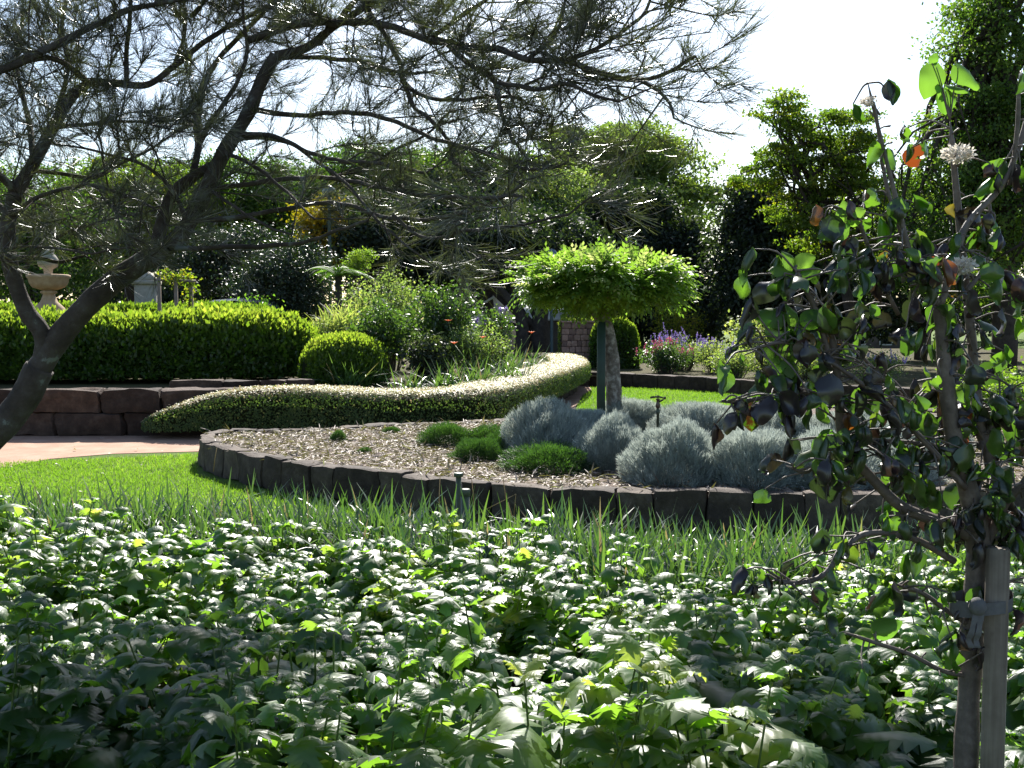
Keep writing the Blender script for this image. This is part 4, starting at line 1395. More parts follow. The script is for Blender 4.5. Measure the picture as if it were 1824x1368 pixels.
# ------------------------------------------------------------------ the feathery she-oak leaning in from the side
def casuarina():
    r = np.random.default_rng(71)
    D = 5.6
    k = D / F_PX
    base = np.array([P(-330, 900, D)[0], D, 0.0])
    root = empty('feathery_tree', base, 'leaning dark-barked tree with fine needle foliage arching over the garden', 'tree')
    tm, lm = MB(), MB()
    limbs = [
        # pts, d0, d1, r0, r1, foliage weight
        ([(-330, 1245), (-280, 1060), (-190, 930), (-90, 840), (0, 762), (45, 705), (72, 655)], 0, 0, 34, 27, 0),
        ([(66, 664), (105, 602), (150, 550), (205, 500), (262, 462), (300, 442)], 0, 0, 26, 22, 0),
        ([(300, 442), (335, 400), (368, 335), (400, 270), (440, 205), (468, 140), (490, 100)], 0, .2, 19, 13, .25),
        ([(490, 100), (545, 85), (600, 45), (660, 5), (740, -60)], .2, .5, 11, 6, 1),
        ([(275, 455), (288, 400), (305, 350), (340, 318), (368, 300), (388, 290)], .1, .1, 15, 9, .2),
        ([(344, 314), (354, 265), (352, 225), (358, 175), (378, 120), (430, 60), (480, 10), (520, -60)], .1, .8, 9, 4, 1),
        ([(353, 262), (372, 222), (400, 180), (425, 140), (440, 90), (432, 20), (440, -60)], .22, .3, 6, 3, 1),
        ([(70, 664), (76, 600), (48, 555), (26, 500), (13, 440), (17, 385), (28, 342)], 0, -.1, 19, 15, 0),
        ([(28, 342), (60, 290), (98, 220), (128, 172), (158, 148)], -.1, .1, 14, 10, .3),
        ([(158, 148), (210, 148), (262, 150), (310, 118), (370, 70), (430, 35), (500, 0)], .1, .5, 9, 4, 1),
        ([(225, 150), (225, 90), (232, 30), (230, -50)], .1, .2, 6, 4, 1),
        ([(28, 342), (0, 315), (-40, 290), (-120, 250)], -.1, -.4, 9, 5, 1),
        ([(158, 148), (138, 130), (95, 105), (40, 110), (-40, 140)], .1, -.3, 8, 4, 1),
        ([(-40, 140), (45, 105), (150, 55), (230, 18), (300, 4), (420, -30)], -.3, .2, 9, 4, 1),
        ([(65, 305), (110, 308), (170, 315), (215, 290), (270, 265), (330, 225)], .0, .5, 5, 2.5, 1),
        ([(300, 445), (380, 440), (470, 438), (540, 432), (605, 410), (655, 392)], 0, -.4, 6, 3, .35),
        ([(430, 238), (490, 243), (545, 270), (600, 285), (680, 292), (760, 310)], .1, -.3, 6, 2.5, 1),
        ([(400, 248), (470, 245), (520, 258), (560, 285)], .1, .5, 6, 3, 1),
        ([(440, 72), (520, 45), (600, 40), (660, 40), (720, 55), (770, 72), (830, 82), (890, 88), (940, 108), (1010, 110), (1070, 132), (1140, 140), (1190, 128), (1240, 100)], .3, .0, 9, 2.5, 1.25),
        ([(790, 74), (835, 112), (880, 145), (892, 192), (905, 228), (916, 258)], .2, .1, 6, 2.5, 1.1),
        ([(650, 10), (685, 62), (712, 112), (716, 142), (748, 168), (800, 178), (870, 172), (930, 175)], .4, .3, 6, 2.5, 1),
        ([(716, 142), (738, 190), (770, 216), (800, 255), (812, 292), (860, 315)], .4, .2, 5, 2.5, 1),
        ([(488, 104), (540, 102), (610, 105), (662, 114), (705, 128), (760, 130)], .2, .6, 6, 3, 1),
        ([(368, 335), (430, 330), (520, 318), (590, 318), (660, 330), (740, 345), (830, 352), (930, 350)], .1, -.4, 6, 2.5, .75),
        ([(340, 395), (430, 385), (520, 370), (600, 362), (680, 385), (760, 390), (850, 372), (930, 330)], 0, -.3, 6, 2.5, .55),
        ([(450, 195), (530, 205), (620, 200), (700, 215), (780, 250), (860, 270), (930, 290)], .2, .0, 6, 2.5, .8),
        ([(1010, 110), (1060, 90), (1120, 50), (1150, 20), (1165, -40)], .0, .2, 4, 2, 1.3),
        ([(1140, 140), (1170, 160), (1190, 185), (1200, 210)], .0, .1, 3.5, 1.8, 1.1),
        ([(940, 108), (990, 60), (1005, 10), (1010, -50)], .1, .3, 4, 2, 1.1),
        ([(890, 145), (960, 160), (1010, 150), (1060, 170), (1100, 180)], .1, -.2, 4, 2, 1.1),
        ([(-60, 455), (20, 458), (70, 462), (105, 468), (150, 455)], -.3, -.1, 6, 3, .3),
        ([(26, 500), (90, 430), (160, 400), (240, 380), (300, 370)], .1, .5, 5, 2, .9),
        ([(340, 30), (380, -20), (420, -80)], .4, .4, 6, 4, 1),
        ([(17, 385), (-30, 330), (-60, 200), (-40, 60)], -.1, .2, 8, 5, 1),
        ([(60, 290), (50, 210), (30, 120), (40, 20)], -.1, .5, 7, 4, 1.2),
        ([(98, 220), (120, 120), (110, 40), (130, -40)], .1, .6, 6, 4, 1.2),
        ([(310, 118), (330, 50), (320, -40)], .3, .7, 5, 3, 1.2),
        ([(600, 45), (640, -10), (700, -90)], .3, .1, 7, 4, 1),
        ([(760, 72), (820, 30), (880, -10), (940, -70)], .2, .6, 5, 3, 1.1),
        ([(560, 285), (620, 330), (680, 400), (730, 440)], -.2, -.3, 3.5, 2, .5),
        ([(700, 385), (760, 425), (840, 410), (930, 400), (1010, 385)], -.3, -.1, 3.5, 2, 1.1),
        ([(860, 270), (930, 300), (980, 300), (1010, 290)], 0, .1, 3, 2, 1.2),
        ([(17, 385), (70, 350), (150, 330), (230, 350), (290, 380)], -.1, -.6, 5, 2, 1.2),
        ([(335, 400), (300, 330), (250, 290), (180, 270), (120, 260)], .0, -.3, 5, 2, 1.2),
        ([(400, 270), (460, 300), (520, 350), (560, 390)], .1, -.5, 4.5, 2, 1.0),
        ([(13, 440), (80, 440), (160, 450), (230, 440)], -.2, -.5, 3, 2, .4),
        ([(368, 335), (420, 370), (470, 400), (520, 420)], .0, -.5, 4, 2, .9),
        ([(100, 225), (170, 220), (240, 215), (300, 230)], .0, -.4, 5, 2, 1.1),
        ([(590, 318), (640, 300), (700, 270), (760, 240), (800, 200)], .0, .3, 4, 2, 1.1),
    ]
    # boughs added out of the picture to shade the bed below
    for x0, y0, x1, y1 in ((-200, 200, -60, -420), (100, 0, 60, -520), (420, -40, 380, -560), (700, -80, 760, -500), (-300, 300, -420, -300), (520, -60, 600, -420), (250, -50, 230, -480), (900, -60, 1050, -330)):
        limbs.append(([(x0, y0), ((x0 + x1) / 2 + 30, (y0 + y1) / 2), (x1, y1)], r.uniform(-.3, .5), r.uniform(-.8, .6), 8, 3, 1.0))
    # more boughs added above the picture, placed to darken the near corners of the bed
    shade = [([(500, 40), (540, -60), (600, -140)], .6, 4.6, .5), ([(600, -140), (800, -170), (1060, -150)], 4.6, 4.5, .4)]
    for q_ in range(6):
        y_ = -50 - 38 * q_
        shade.append(([(590 - 6 * q_, y_), (680, y_ - 12), (775, y_)], 4.7, 4.9, 4.2))
    for q_ in range(4):
        y_ = -80 - 42 * q_
        shade.append(([(1062, y_), (1115, y_ - 8), (1175, y_)], 4.3, 4.5, 4.6))
    for pp_, a_, b_, w_ in shade:
        limbs.append((pp_, a_, b_, 6, 3, w_))
    NP, NY, NL, NC = [], [], [], []

    def needles(pts, n, L, spread, tone):
        pts = np.asarray(pts)
        i = r.integers(0, len(pts) - 1, n)
        t = r.uniform(0, 1, (n, 1))
        p = pts[i] * (1 - t) + pts[i + 1] * t
        dr = norm(pts[i + 1] - pts[i])
        NP.append(p)
        NY.append(norm(dr + spread * r.normal(size=(n, 3)) + np.array([0, 0, .22])))
        NL.append(L * r.uniform(.55, 1.25, n))
        NC.append(np.clip(tone + r.normal(0, .2, n), 0, 1))
    for li, (pp, o0, o1, r0_, r1_, wgt) in enumerate(limbs):
        dd = np.linspace(D + o0, D + o1, len(pp)) - (1.5 * np.clip((np.array([a for a, b in pp]) - 520) / 420, 0, 1) if max(o0, o1) < 2 else 0)
        pts = smooth_line([P(a, b, d) for (a, b), d in zip(pp, dd)], 7)
        if li == 0:
            pts[0][2] = -.1
        pts += .006 * np.stack([nz(pts, 8, 40), nz(pts, 8, 41), nz(pts, 8, 42)], -1) * (r0_ < 12)
        rad = np.linspace(r0_, r1_, len(pts)) * k * (.92 if li < 1 else .84)
        tm.tube(pts, rad, 14 if r0_ > 12 else 8, wob=.10)
        if wgt <= 0:
            continue
        seg = np.linalg.norm(np.diff(pts, axis=0), axis=1)
        cum = np.concatenate([[0], np.cumsum(seg)])
        px0 = np.mean([a for a, b in pp]); py0 = np.mean([b for a, b in pp])
        wgt *= np.interp(px0, [150, 420, 760, 1000, 1150], [1.0, .85, .72, .9, 1.3]) * (np.interp(py0, [-60, 60, 260, 450], [1.15, 1.0, .85, .8]) if px0 < 430 else np.interp(py0, [-60, 60, 180, 270, 450], [1.2, 1.0, .7, .30, .22]))
        ns = int(cum[-1] / .075 * wgt)
        for s in np.linspace(cum[-1] * .08, cum[-1], max(2, ns)):
            p = np.array([np.interp(s, cum, pts[:, q]) for q in range(3)])
            j = min(int(np.searchsorted(cum, s)), len(pts) - 1)
            tg = norm(pts[j] - pts[max(j - 1, 0)])
            out = norm(tg * .75 + r.normal(size=3) * np.array([.7, .75, .6]) + np.array([.12, 0, .12]))
            L = r.uniform(.22, .55) * (1.0 - .3 * s / cum[-1])
            e = p + out * L
            sp = smooth_line([p, p + out * L * .5 + r.normal(size=3) * .04, e], 4)
            tm.tube(sp, np.linspace(.0042, .0016, len(sp)), 5, cap=False)
            tone = .45 + r.normal() * .16
            needles(sp[3:], 32, .135, .42, tone)
            for q in range(int(r.integers(4, 8))):
                b = sp[r.integers(2, len(sp))]
                o2 = norm(out * .8 + r.normal(size=3) * .6 + np.array([0, 0, .1]))
                l2 = r.uniform(.08, .24)
                e2 = b + o2 * l2
                s2 = np.array([b, (b + e2) / 2 + r.normal(size=3) * .012, e2])
                tm.tube(s2, [.0020, .0016, .001], 4, cap=False)
                needles(s2, int(r.integers(30, 44)), .115, .36, tone)
    NP, NY, NL, NC = np.concatenate(NP), np.concatenate(NY), np.concatenate(NL), np.concatenate(NC)
    lm.leaves(T_NEEDLE, NP, NY, rand_dir(len(NP), r), np.stack([np.full(len(NP), .0019), NL, NL], -1), NC)
    tm.build('trunk', MAT['bark'], root, smooth=True)
    lm.build('needle_foliage', MAT['casuarina'], root)


casuarina()

# ================================================================== THE TERRACE: URN, PILLAR, ARBOUR, CAR, SHRUBS
def terrace_things():
    r = np.random.default_rng(81)
    # stone urn on a plinth
    D = 22.3
    k = D / F_PX
    c = P(88, 560, D)
    z0 = .6

    def zz(py):
        return P(88, py, D)[2]
    root = empty('stone_urn', (c[0], c[1], z0), 'sandstone urn on a flared foot with a pale finial, half hidden by tree branches', 'urn')
    m = MB()
    m.box((c[0], c[1], (z0 + zz(562)) / 2), (.72, .72, zz(562) - z0), .2, .02)
    m.box((c[0], c[1], (zz(562) + zz(552)) / 2), (.66, .66, zz(552) - zz(562)), .2, .015)
    m.build('plinth', MAT['sandstone'], root)
    MB().lathe((c[0], c[1], 0), [(.31, zz(553)), (.30, zz(549)), (.17, zz(538)), (.125, zz(528)), (.11, zz(524)), (.16, zz(522)), (.16, zz(519)), (.10, zz(517))], 28).build('foot', MAT['sandstone'], root, True)
    MB().lathe((c[0], c[1], 0), [(.10, zz(518)), (.17, zz(516)), (.31, zz(512)), (.37, zz(504)), (.39, zz(496)), (.42, zz(494)), (.42, zz(490)), (.38, zz(489)), (.34, zz(498)), (0, zz(502))], 32).build('bowl', MAT['sandstone'], root, True)
    MB().lathe((c[0], c[1], 0), [(.10, zz(502)), (.08, zz(490)), (.09, zz(480)), (.19, zz(474)), (.21, zz(464)), (.16, zz(456)), (.11, zz(452)), (.13, zz(446)), (.10, zz(439)), (.04, zz(436)), (0, zz(435))], 24).build('finial', MAT['greystone'], root, True)
    # square pillar with pyramid cap
    D = 25.0
    c = P(262, 540, D)

    def zq(py):
        return P(262, py, D)[2]
    root = empty('stone_pillar', (c[0], c[1], .6), 'square grey stone pillar under a pyramid cap behind the rear hedge', 'pillar')
    wd = 36 * D / F_PX
    m = MB().box((c[0], c[1], (.6 + zq(507)) / 2), (wd, wd, zq(507) - .6), .12, .012)
    m.build('shaft', MAT['greystone'], root)
    MB().box((c[0], c[1], (zq(507) + zq(500)) / 2), (wd * 1.22, wd * 1.22, zq(500) - zq(507)), .12, .012).build('ledge', MAT['greystone'], root)
    h0, h1, w = zq(500), zq(484), wd * .56
    cs, sn = math.cos(.12), math.sin(.12)
    V = [(c[0] + cs * a - sn * b, c[1] + sn * a + cs * b, h0) for a, b in ((-w, -w), (w, -w), (w, w), (-w, w))]
    V += [(c[0] + .25 * (v[0] - c[0]), c[1] + .25 * (v[1] - c[1]), h1) for v in V]
    m = MB().add(V, [(0, 1, 5, 4), (1, 2, 6, 5), (2, 3, 7, 6), (3, 0, 4, 7), (4, 5, 6, 7), (3, 2, 1, 0)])
    m.build('cap', MAT['greystone'], root)
    MB().lathe((c[0], c[1], 0), [(.05, h1 - .01), (.06, zq(478)), (.12, zq(472)), (.13, zq(466)), (.08, zq(460)), (.03, zq(456)), (0, zq(455))], 18).build('finial', MAT['greystone'], root, True)
    # arbour posts with a vine
    D = 22.6
    a = [P(x, 550, D + o)[:2] for x, o in ((284, 0), (314, .2), (341, .5))]
    tops = [P(284, 489, D)[2], P(314, 494, D)[2], P(341, 497, D)[2]]
    root = empty('arbour', (a[1][0], a[1][1], .6), 'small rustic timber arbour of three posts above the long hedge', 'arbour')
    for (x, y), t in zip(a, tops):
        MB().box((x, y, (.6 + t) / 2), (.07, .07, t - .6), r.normal() * .2, .008).build('post', MAT['postwood'], root)
    b = MB()
    b.tube([(a[0][0] - .05, a[0][1], tops[0] - .10), (a[1][0], a[1][1], tops[1] - .06), (a[2][0] + .1, a[2][1], tops[2] - .03)], .03, 8)
    b.build('beam', MAT['postwood'], root, True)
    m, s = MB(), MB()
    vp = smooth_line([(a[2][0], a[2][1], .6), (a[2][0] + .03, a[2][1] - .06, 1.3), (a[2][0] - .03, a[2][1] - .05, 2.0), (a[2][0], a[2][1], tops[2]), (a[1][0], a[1][1] - .05, tops[1]), (a[0][0] + .08, a[0][1], tops[0])], 8)
    s.tube(vp, .012, 6)
    n = 900
    i = r.integers(0, len(vp), n)
    pos = vp[i] + r.normal(size=(n, 3)) * .085
    m.leaves(T_FOLD, pos, rand_dir(n, r) + np.array([0, 0, -.3]), rand_dir(n, r) + np.array([0, 0, .4]), .075 * r.uniform(.6, 1.2, n), np.clip(r.normal(.6, .25, n), 0, 1))
    root = empty('climbing_vine', vp[0], 'leafy climbing vine with a few yellowed leaves on the rustic arbour', 'vine')
    s.build('stem', MAT['twig'], root, True)
    m.build('foliage', MAT['leaf_gold'], root)

    # parked car seen over the hedge
    D = 27.0
    k = D / F_PX
    xa, xb = P(318, 540, D)[0], P(600, 540, D)[0]
    zr = P(0, 531, D)[2]
    L = xb - xa
    root = empty('parked_car', ((xa + xb) / 2, D, .6), 'dark car parked beyond the hedges, only its shining roof showing', 'car')
    st = np.array([  # x fraction, belt z, roof z, half width belt, half width roof
        [.00, .55, .56, .62, .6], [.03, .82, .83, .78, .7], [.10, .93, .95, .84, .75], [.16, .95, 1.30, .86, .62], [.26, .96, 1.44, .87, .60],
        [.40, .96, 1.48, .88, .60], [.55, .95, 1.43, .88, .60], [.66, .92, 1.20, .87, .62], [.74, .89, .91, .86, .72], [.90, .80, .82, .82, .7], [.98, .66, .68, .72, .64], [1.0, .52, .53, .6, .55]])
    sc = (zr - .6) / 1.48

    def ring(q, lo, hi):
        x = xa + q[0] * L
        zl, zh, w0, w1 = .6 + lo(q) * sc, .6 + hi(q) * sc, q[3], q[4]
        return x, zl, zh, w0, w1
    body, V = MB(), []
    for q in st:
        x = xa + q[0] * L
        V += [(x, D - q[3], .6 + .22), (x, D - q[3] - .03, .6 + .6 * q[1] * sc), (x, D - q[3], .6 + q[1] * sc), (x, D + q[3], .6 + q[1] * sc), (x, D + q[3] + .03, .6 + .6 * q[1] * sc), (x, D + q[3], .6 + .22)]
    V = np.array(V)
    Q = [(i * 6 + j, i * 6 + (j + 1) % 6, i * 6 + 6 + (j + 1) % 6, i * 6 + 6 + j) for i in range(len(st) - 1) for j in range(6)]
    body.addq(V, Q).add(V[:6], [(5, 4, 3, 2, 1, 0)]).add(V[-6:], [(0, 1, 2, 3, 4, 5)])
    body.build('body', MAT['carpaint'], root, True)
    g = st[3:8]
    g = np.vstack([[.12, .95, .96, .84, .72], g, [.735, .89, .90, .84, .72]])
    V = []
    for q in g:
        x = xa + q[0] * L
        zb, zt = .6 + q[1] * sc, .6 + (q[1] + (q[2] - q[1]) * .86) * sc
        V += [(x, D - q[3] + .03, zb), (x, D - (q[3] * .3 + q[4] * .7), zt), (x, D + (q[3] * .3 + q[4] * .7), zt), (x, D + q[3] - .03, zb)]
    MB().addq(np.array(V), [(i * 4 + j, i * 4 + j + 1, i * 4 + 5 + j, i * 4 + 4 + j) for i in range(len(g) - 1) for j in range(3)]).build('windows', MAT['glass'], root, True)
    V = []
    for q in g:
        x = xa + q[0] * L
        zt, zc = .6 + (q[1] + (q[2] - q[1]) * .86) * sc + .004, .6 + q[2] * sc
        w = q[3] * .3 + q[4] * .7 + .01
        V += [(x, D - w, zt), (x, D - w * .8, zc - .01), (x, D, zc + .01), (x, D + w * .8, zc - .01), (x, D + w, zt)]
    MB().addq(np.array(V), [(i * 5 + j, i * 5 + j + 1, i * 5 + 6 + j, i * 5 + 5 + j) for i in range(len(g) - 1) for j in range(4)]).build('roof', MAT['carpaint'], root, True)
    for fx in (.2, .8):
        for sy in (-1, 1):
            w = MB()
            a_ = np.linspace(0, 2 * math.pi, 19)[:-1]
            cx, cy = xa + fx * L, D + sy * .84
            V = np.concatenate([np.stack([cx + rr * np.cos(a_), np.full(18, cy + o), .6 + .31 + rr * np.sin(a_)], -1) for rr, o in ((.18, -.09), (.29, -.09), (.31, -.05), (.31, .05), (.29, .09), (.18, .09))])
            w.addq(V, [(i * 18 + j, i * 18 + (j + 1) % 18, i * 18 + 18 + (j + 1) % 18, i * 18 + 18 + j) for i in range(5) for j in range(18)])
            w.add(V[:18], [tuple(range(18))]).add(V[-18:], [tuple(range(17, -1, -1))])
            w.build('wheel', MAT['rubber'], root)


terrace_things()


def leafy_shrub(name, label, px, d, py_top, wpx, z0, nst, leaf, mat, r, n_leaf, cat='shrub', group=None, droop=.2, flowers=None, fill=(.15, 1.0), tone=.5, T=T_FOLD, stemmat=None):
    """many-stemmed shrub: arching stems from one foot, leaves along them"""
    b = P(px, 600, d)
    top = P(px, py_top, d)[2]
    w = wpx * d / F_PX / 2
    root = empty(name, (b[0], b[1], z0), label, cat, group)
    sm, P_, D_ = MB(), [], []
    tips = []
    for i in range(nst):
        a = r.uniform(0, 6.28)
        q = math.sqrt(r.uniform(0, 1))
        h = (top - z0) * (1 - .28 * q * q) * r.uniform(.72, 1.02)
        foot = np.array([b[0] + .25 * w * q * math.cos(a), b[1] + .25 * w * q * math.sin(a), z0 - .03])
        tip = np.array([b[0] + w * q * math.cos(a), b[1] + .8 * w * q * math.sin(a), z0 + h])
        mid = foot * .5 + tip * .5 + np.array([-.12 * w * math.cos(a), -.12 * w * math.sin(a), .06])
        pts = smooth_line([foot, mid, tip], 5)
        sm.tube(pts, np.linspace(.014, .004, len(pts)), 5, cap=False)
        nl = n_leaf // nst
        t = r.uniform(fill[0], fill[1], nl) ** .8 * (len(pts) - 1.001)
        j = t.astype(int)
        p = pts[j] + (pts[j + 1] - pts[j]) * (t - j)[:, None]
        dr = norm(pts[j + 1] - pts[j])
        P_.append(p + r.normal(size=(nl, 3)) * .07 * (wpx / 120 + .4))
        D_.append(norm(dr * .4 + rand_dir(nl, r) + np.array([0, 0, -droop])))
        tips.append(tip)
    P_, D_ = np.concatenate(P_), np.concatenate(D_)
    n = len(P_)
    sm.build('stems', stemmat or MAT['twig'], root, True)
    MB().leaves(T, P_, D_, norm(np.array([0, 0, .9]) + rand_dir(n, r)), leaf * r.uniform(.55, 1.3, n), np.clip(tone + .2 * nz(P_, 2.5, 17) + r.normal(0, .16, n), 0, 1)).build('foliage', mat, root)
    if flowers:
        fmat, cnt, hgt, fl, nm = flowers
        for i in (r.choice(len(tips), cnt, replace=False) if cnt <= len(tips) else r.integers(0, len(tips), cnt)):
            t = tips[i] + (r.normal(size=3) * .08 if cnt > len(tips) else 0)
            k = 26
            u = r.uniform(0, 1, k)
            ax = norm(np.array([r.normal() * .35, r.normal() * .35, 1.0]))
            pos = t + ax * (u * hgt)[:, None] + r.normal(size=(k, 3)) * .008
            MB().tube([t - ax * .02, t + ax * hgt * .5, t + ax * hgt], [.006, .006, .004], 5).leaves(T_DIAMOND, pos, norm(rand_dir(k, r) + ax), rand_dir(k, r), np.full(k, fl), r.uniform(0, 1, k)).build(nm, fmat, root)
    return root


rs = np.random.default_rng(91)
leafy_shrub('leafy_shrub', 'tall many-stemmed leafy shrub with glossy leaves in the middle of the raised bed', 790, 20.2, 492, 150, .6, 34, .085, MAT['leaf_shrub'], rs, 5200)
leafy_shrub('leafy_shrub', 'open leafy shrub with bare lower stems beside the rounded hedge mound', 680, 19.2, 530, 110, .6, 26, .08, MAT['leaf_shrub'], rs, 3000, fill=(.4, 1.0), tone=.55)
leafy_shrub('leafy_shrub', 'pale greyish shrub with small glinting leaves, behind the open leafy shrub', 690, 22.5, 470, 170, .6, 40, .06, MAT['leaf_grey'], rs, 7500)
leafy_shrub('leafy_shrub', 'airy shrub with mauve flower heads near the white gable', 885, 20.8, 535, 80, .6, 22, .07, MAT['leaf_shrub'], rs, 2200, flowers=(MAT['purplepetal'], 5, .08, .045, 'flower_head'))
leafy_shrub('leafy_shrub', 'grey-leaved shrub with fine upright stems above the orange lilies', 850, 19.6, 575, 120, .6, 30, .055, MAT['leaf_grey'], rs, 3600)
leafy_shrub('leafy_shrub', 'dark purplish shrub in shade at the heart of the raised bed', 760, 18.6, 590, 100, .6, 26, .075, MAT['leaf_dark'], rs, 2400, tone=.7)
leafy_shrub('leafy_shrub', 'bushy shrub with pinkish glints in front of the tree fern', 640, 21.5, 500, 110, .6, 30, .06, MAT['leaf_grey'], rs, 4200, tone=.65)
leafy_shrub('grass_clump', 'wispy silvery grass clump behind the rounded mound', 600, 20.5, 560, 80, .6, 30, .34, MAT['leaf_grey'], rs, 1800, cat='plant', T=T_THIN, tone=.8, droop=-.5)


def daylily(px, d, n, L, label, flowers=0):
    b = P(px, 600, d)
    root = empty('strap_leaf_clump', (b[0], b[1], .6), label, 'plant', 'strap-leaved clumps along the cream-tipped edging')
    m = MB()
    for _ in range(5):
        tufts(m, b[0] + rs.normal() * .16, b[1] + rs.normal() * .12, .58, n // 5, L, .028, rs, .06, .62, up=1.05)
    m.build('leaves', MAT['strap'], root)
    if flowers:
        s = MB()
        for i in range(flowers):
            p = np.array([b[0] + rs.normal() * .2, b[1] + rs.normal() * .1, .6 + L * rs.uniform(.9, 1.3)])
            s.tube([(b[0], b[1], .6), (p + (b[0], b[1], .6)) / 2 + (0, 0, .05), p], .006, 5)
            k = 8
            a = np.arange(k) * 6.28 / k
            o = np.stack([np.cos(a), np.sin(a), np.full(k, .7)], -1)
            MB().leaves(T_FOLD, np.tile(p, (k, 1)), o, np.stack([-np.cos(a), -np.sin(a), np.full(k, 1.0)], -1), np.full(k, .085), rs.uniform(0, 1, k)).build('flower', MAT['orangepetal'], root)
        s.build('flower_stalks', MAT['stemgreen'], root)


daylily(620, 17.4, 70, .58, 'bright strap-leaf clump at the foot of the rounded mound')
daylily(665, 17.9, 60, .5, 'strap-leaf clump between the mound and the bare shrub stems')
daylily(735, 16.9, 60, .42, 'low strap-leaf clump where the edging hedge dips')
daylily(800, 17.2, 70, .5, 'strap-leaf clump under the leafy shrub, in front of dark stems')
daylily(855, 17.8, 80, .55, 'strap-leaf clump with a single salmon lily bloom', 1)
daylily(905, 18.6, 90, .58, 'dense lime-green strap-leaf clump against the cream edging')
daylily(905, 21.5, 80, .7, 'tall strap-leaf clump with small orange flowers near the gnarled trunks', 3)
daylily(940, 23.5, 70, .6, 'furthest strap-leaf clump, by the tip of the curved edging')
daylily(825, 19.0, 60, .8, 'thin strap-leaf clump with two small orange blooms among the shrubs', 2)


def tree_fern(px, d, py):
    c = P(px, py, d)
    root = empty('tree_fern', (c[0], c[1], .6), 'tree fern with pale arching fronds beside the dark round bush', 'tree fern')
    MB().tube([(c[0], c[1], .55), (c[0] + .03, c[1], c[2] * .6), c], [.12, .09, .08], 10, wob=.2).build('trunk', MAT['darkbark'], root, True)
    m, s = MB(), MB()
    for i in range(13):
        a = i * 2.4 + rs.normal() * .2
        o = np.array([math.cos(a), math.sin(a), 0])
        L = rs.uniform(.8, 1.05)
        el = rs.uniform(.5, 1.1)
        pts = np.array([c + o * L * (math.cos(el) * t + .25 * t * t) + np.array([0, 0, L * (math.sin(el) * t - .75 * t * t)]) for t in np.linspace(0, 1, 26)])
        s.tube(pts, np.linspace(.012, .003, 26), 5, cap=False)
        for sd in (-1, 1):
            sv = np.cross(o, [0, 0, 1.0]) * sd
            ln = .26 * np.sin(math.pi * np.linspace(.06, 1, 25) ** .8) + .02
            m.leaves(T_NEEDLE, pts[1:], np.tile(sv + o * .5 + np.array([0, 0, -.2]), (25, 1)), np.tile([0, 0, 1.0], (25, 1)), np.stack([np.full(25, .035), ln, ln], -1), rs.uniform(.3, 1, 25))
    s.build('stalks', MAT['stemgreen'], root)
    m.build('fronds', MAT['leaf_fern'], root)


tree_fern(602, 26.0, 492)

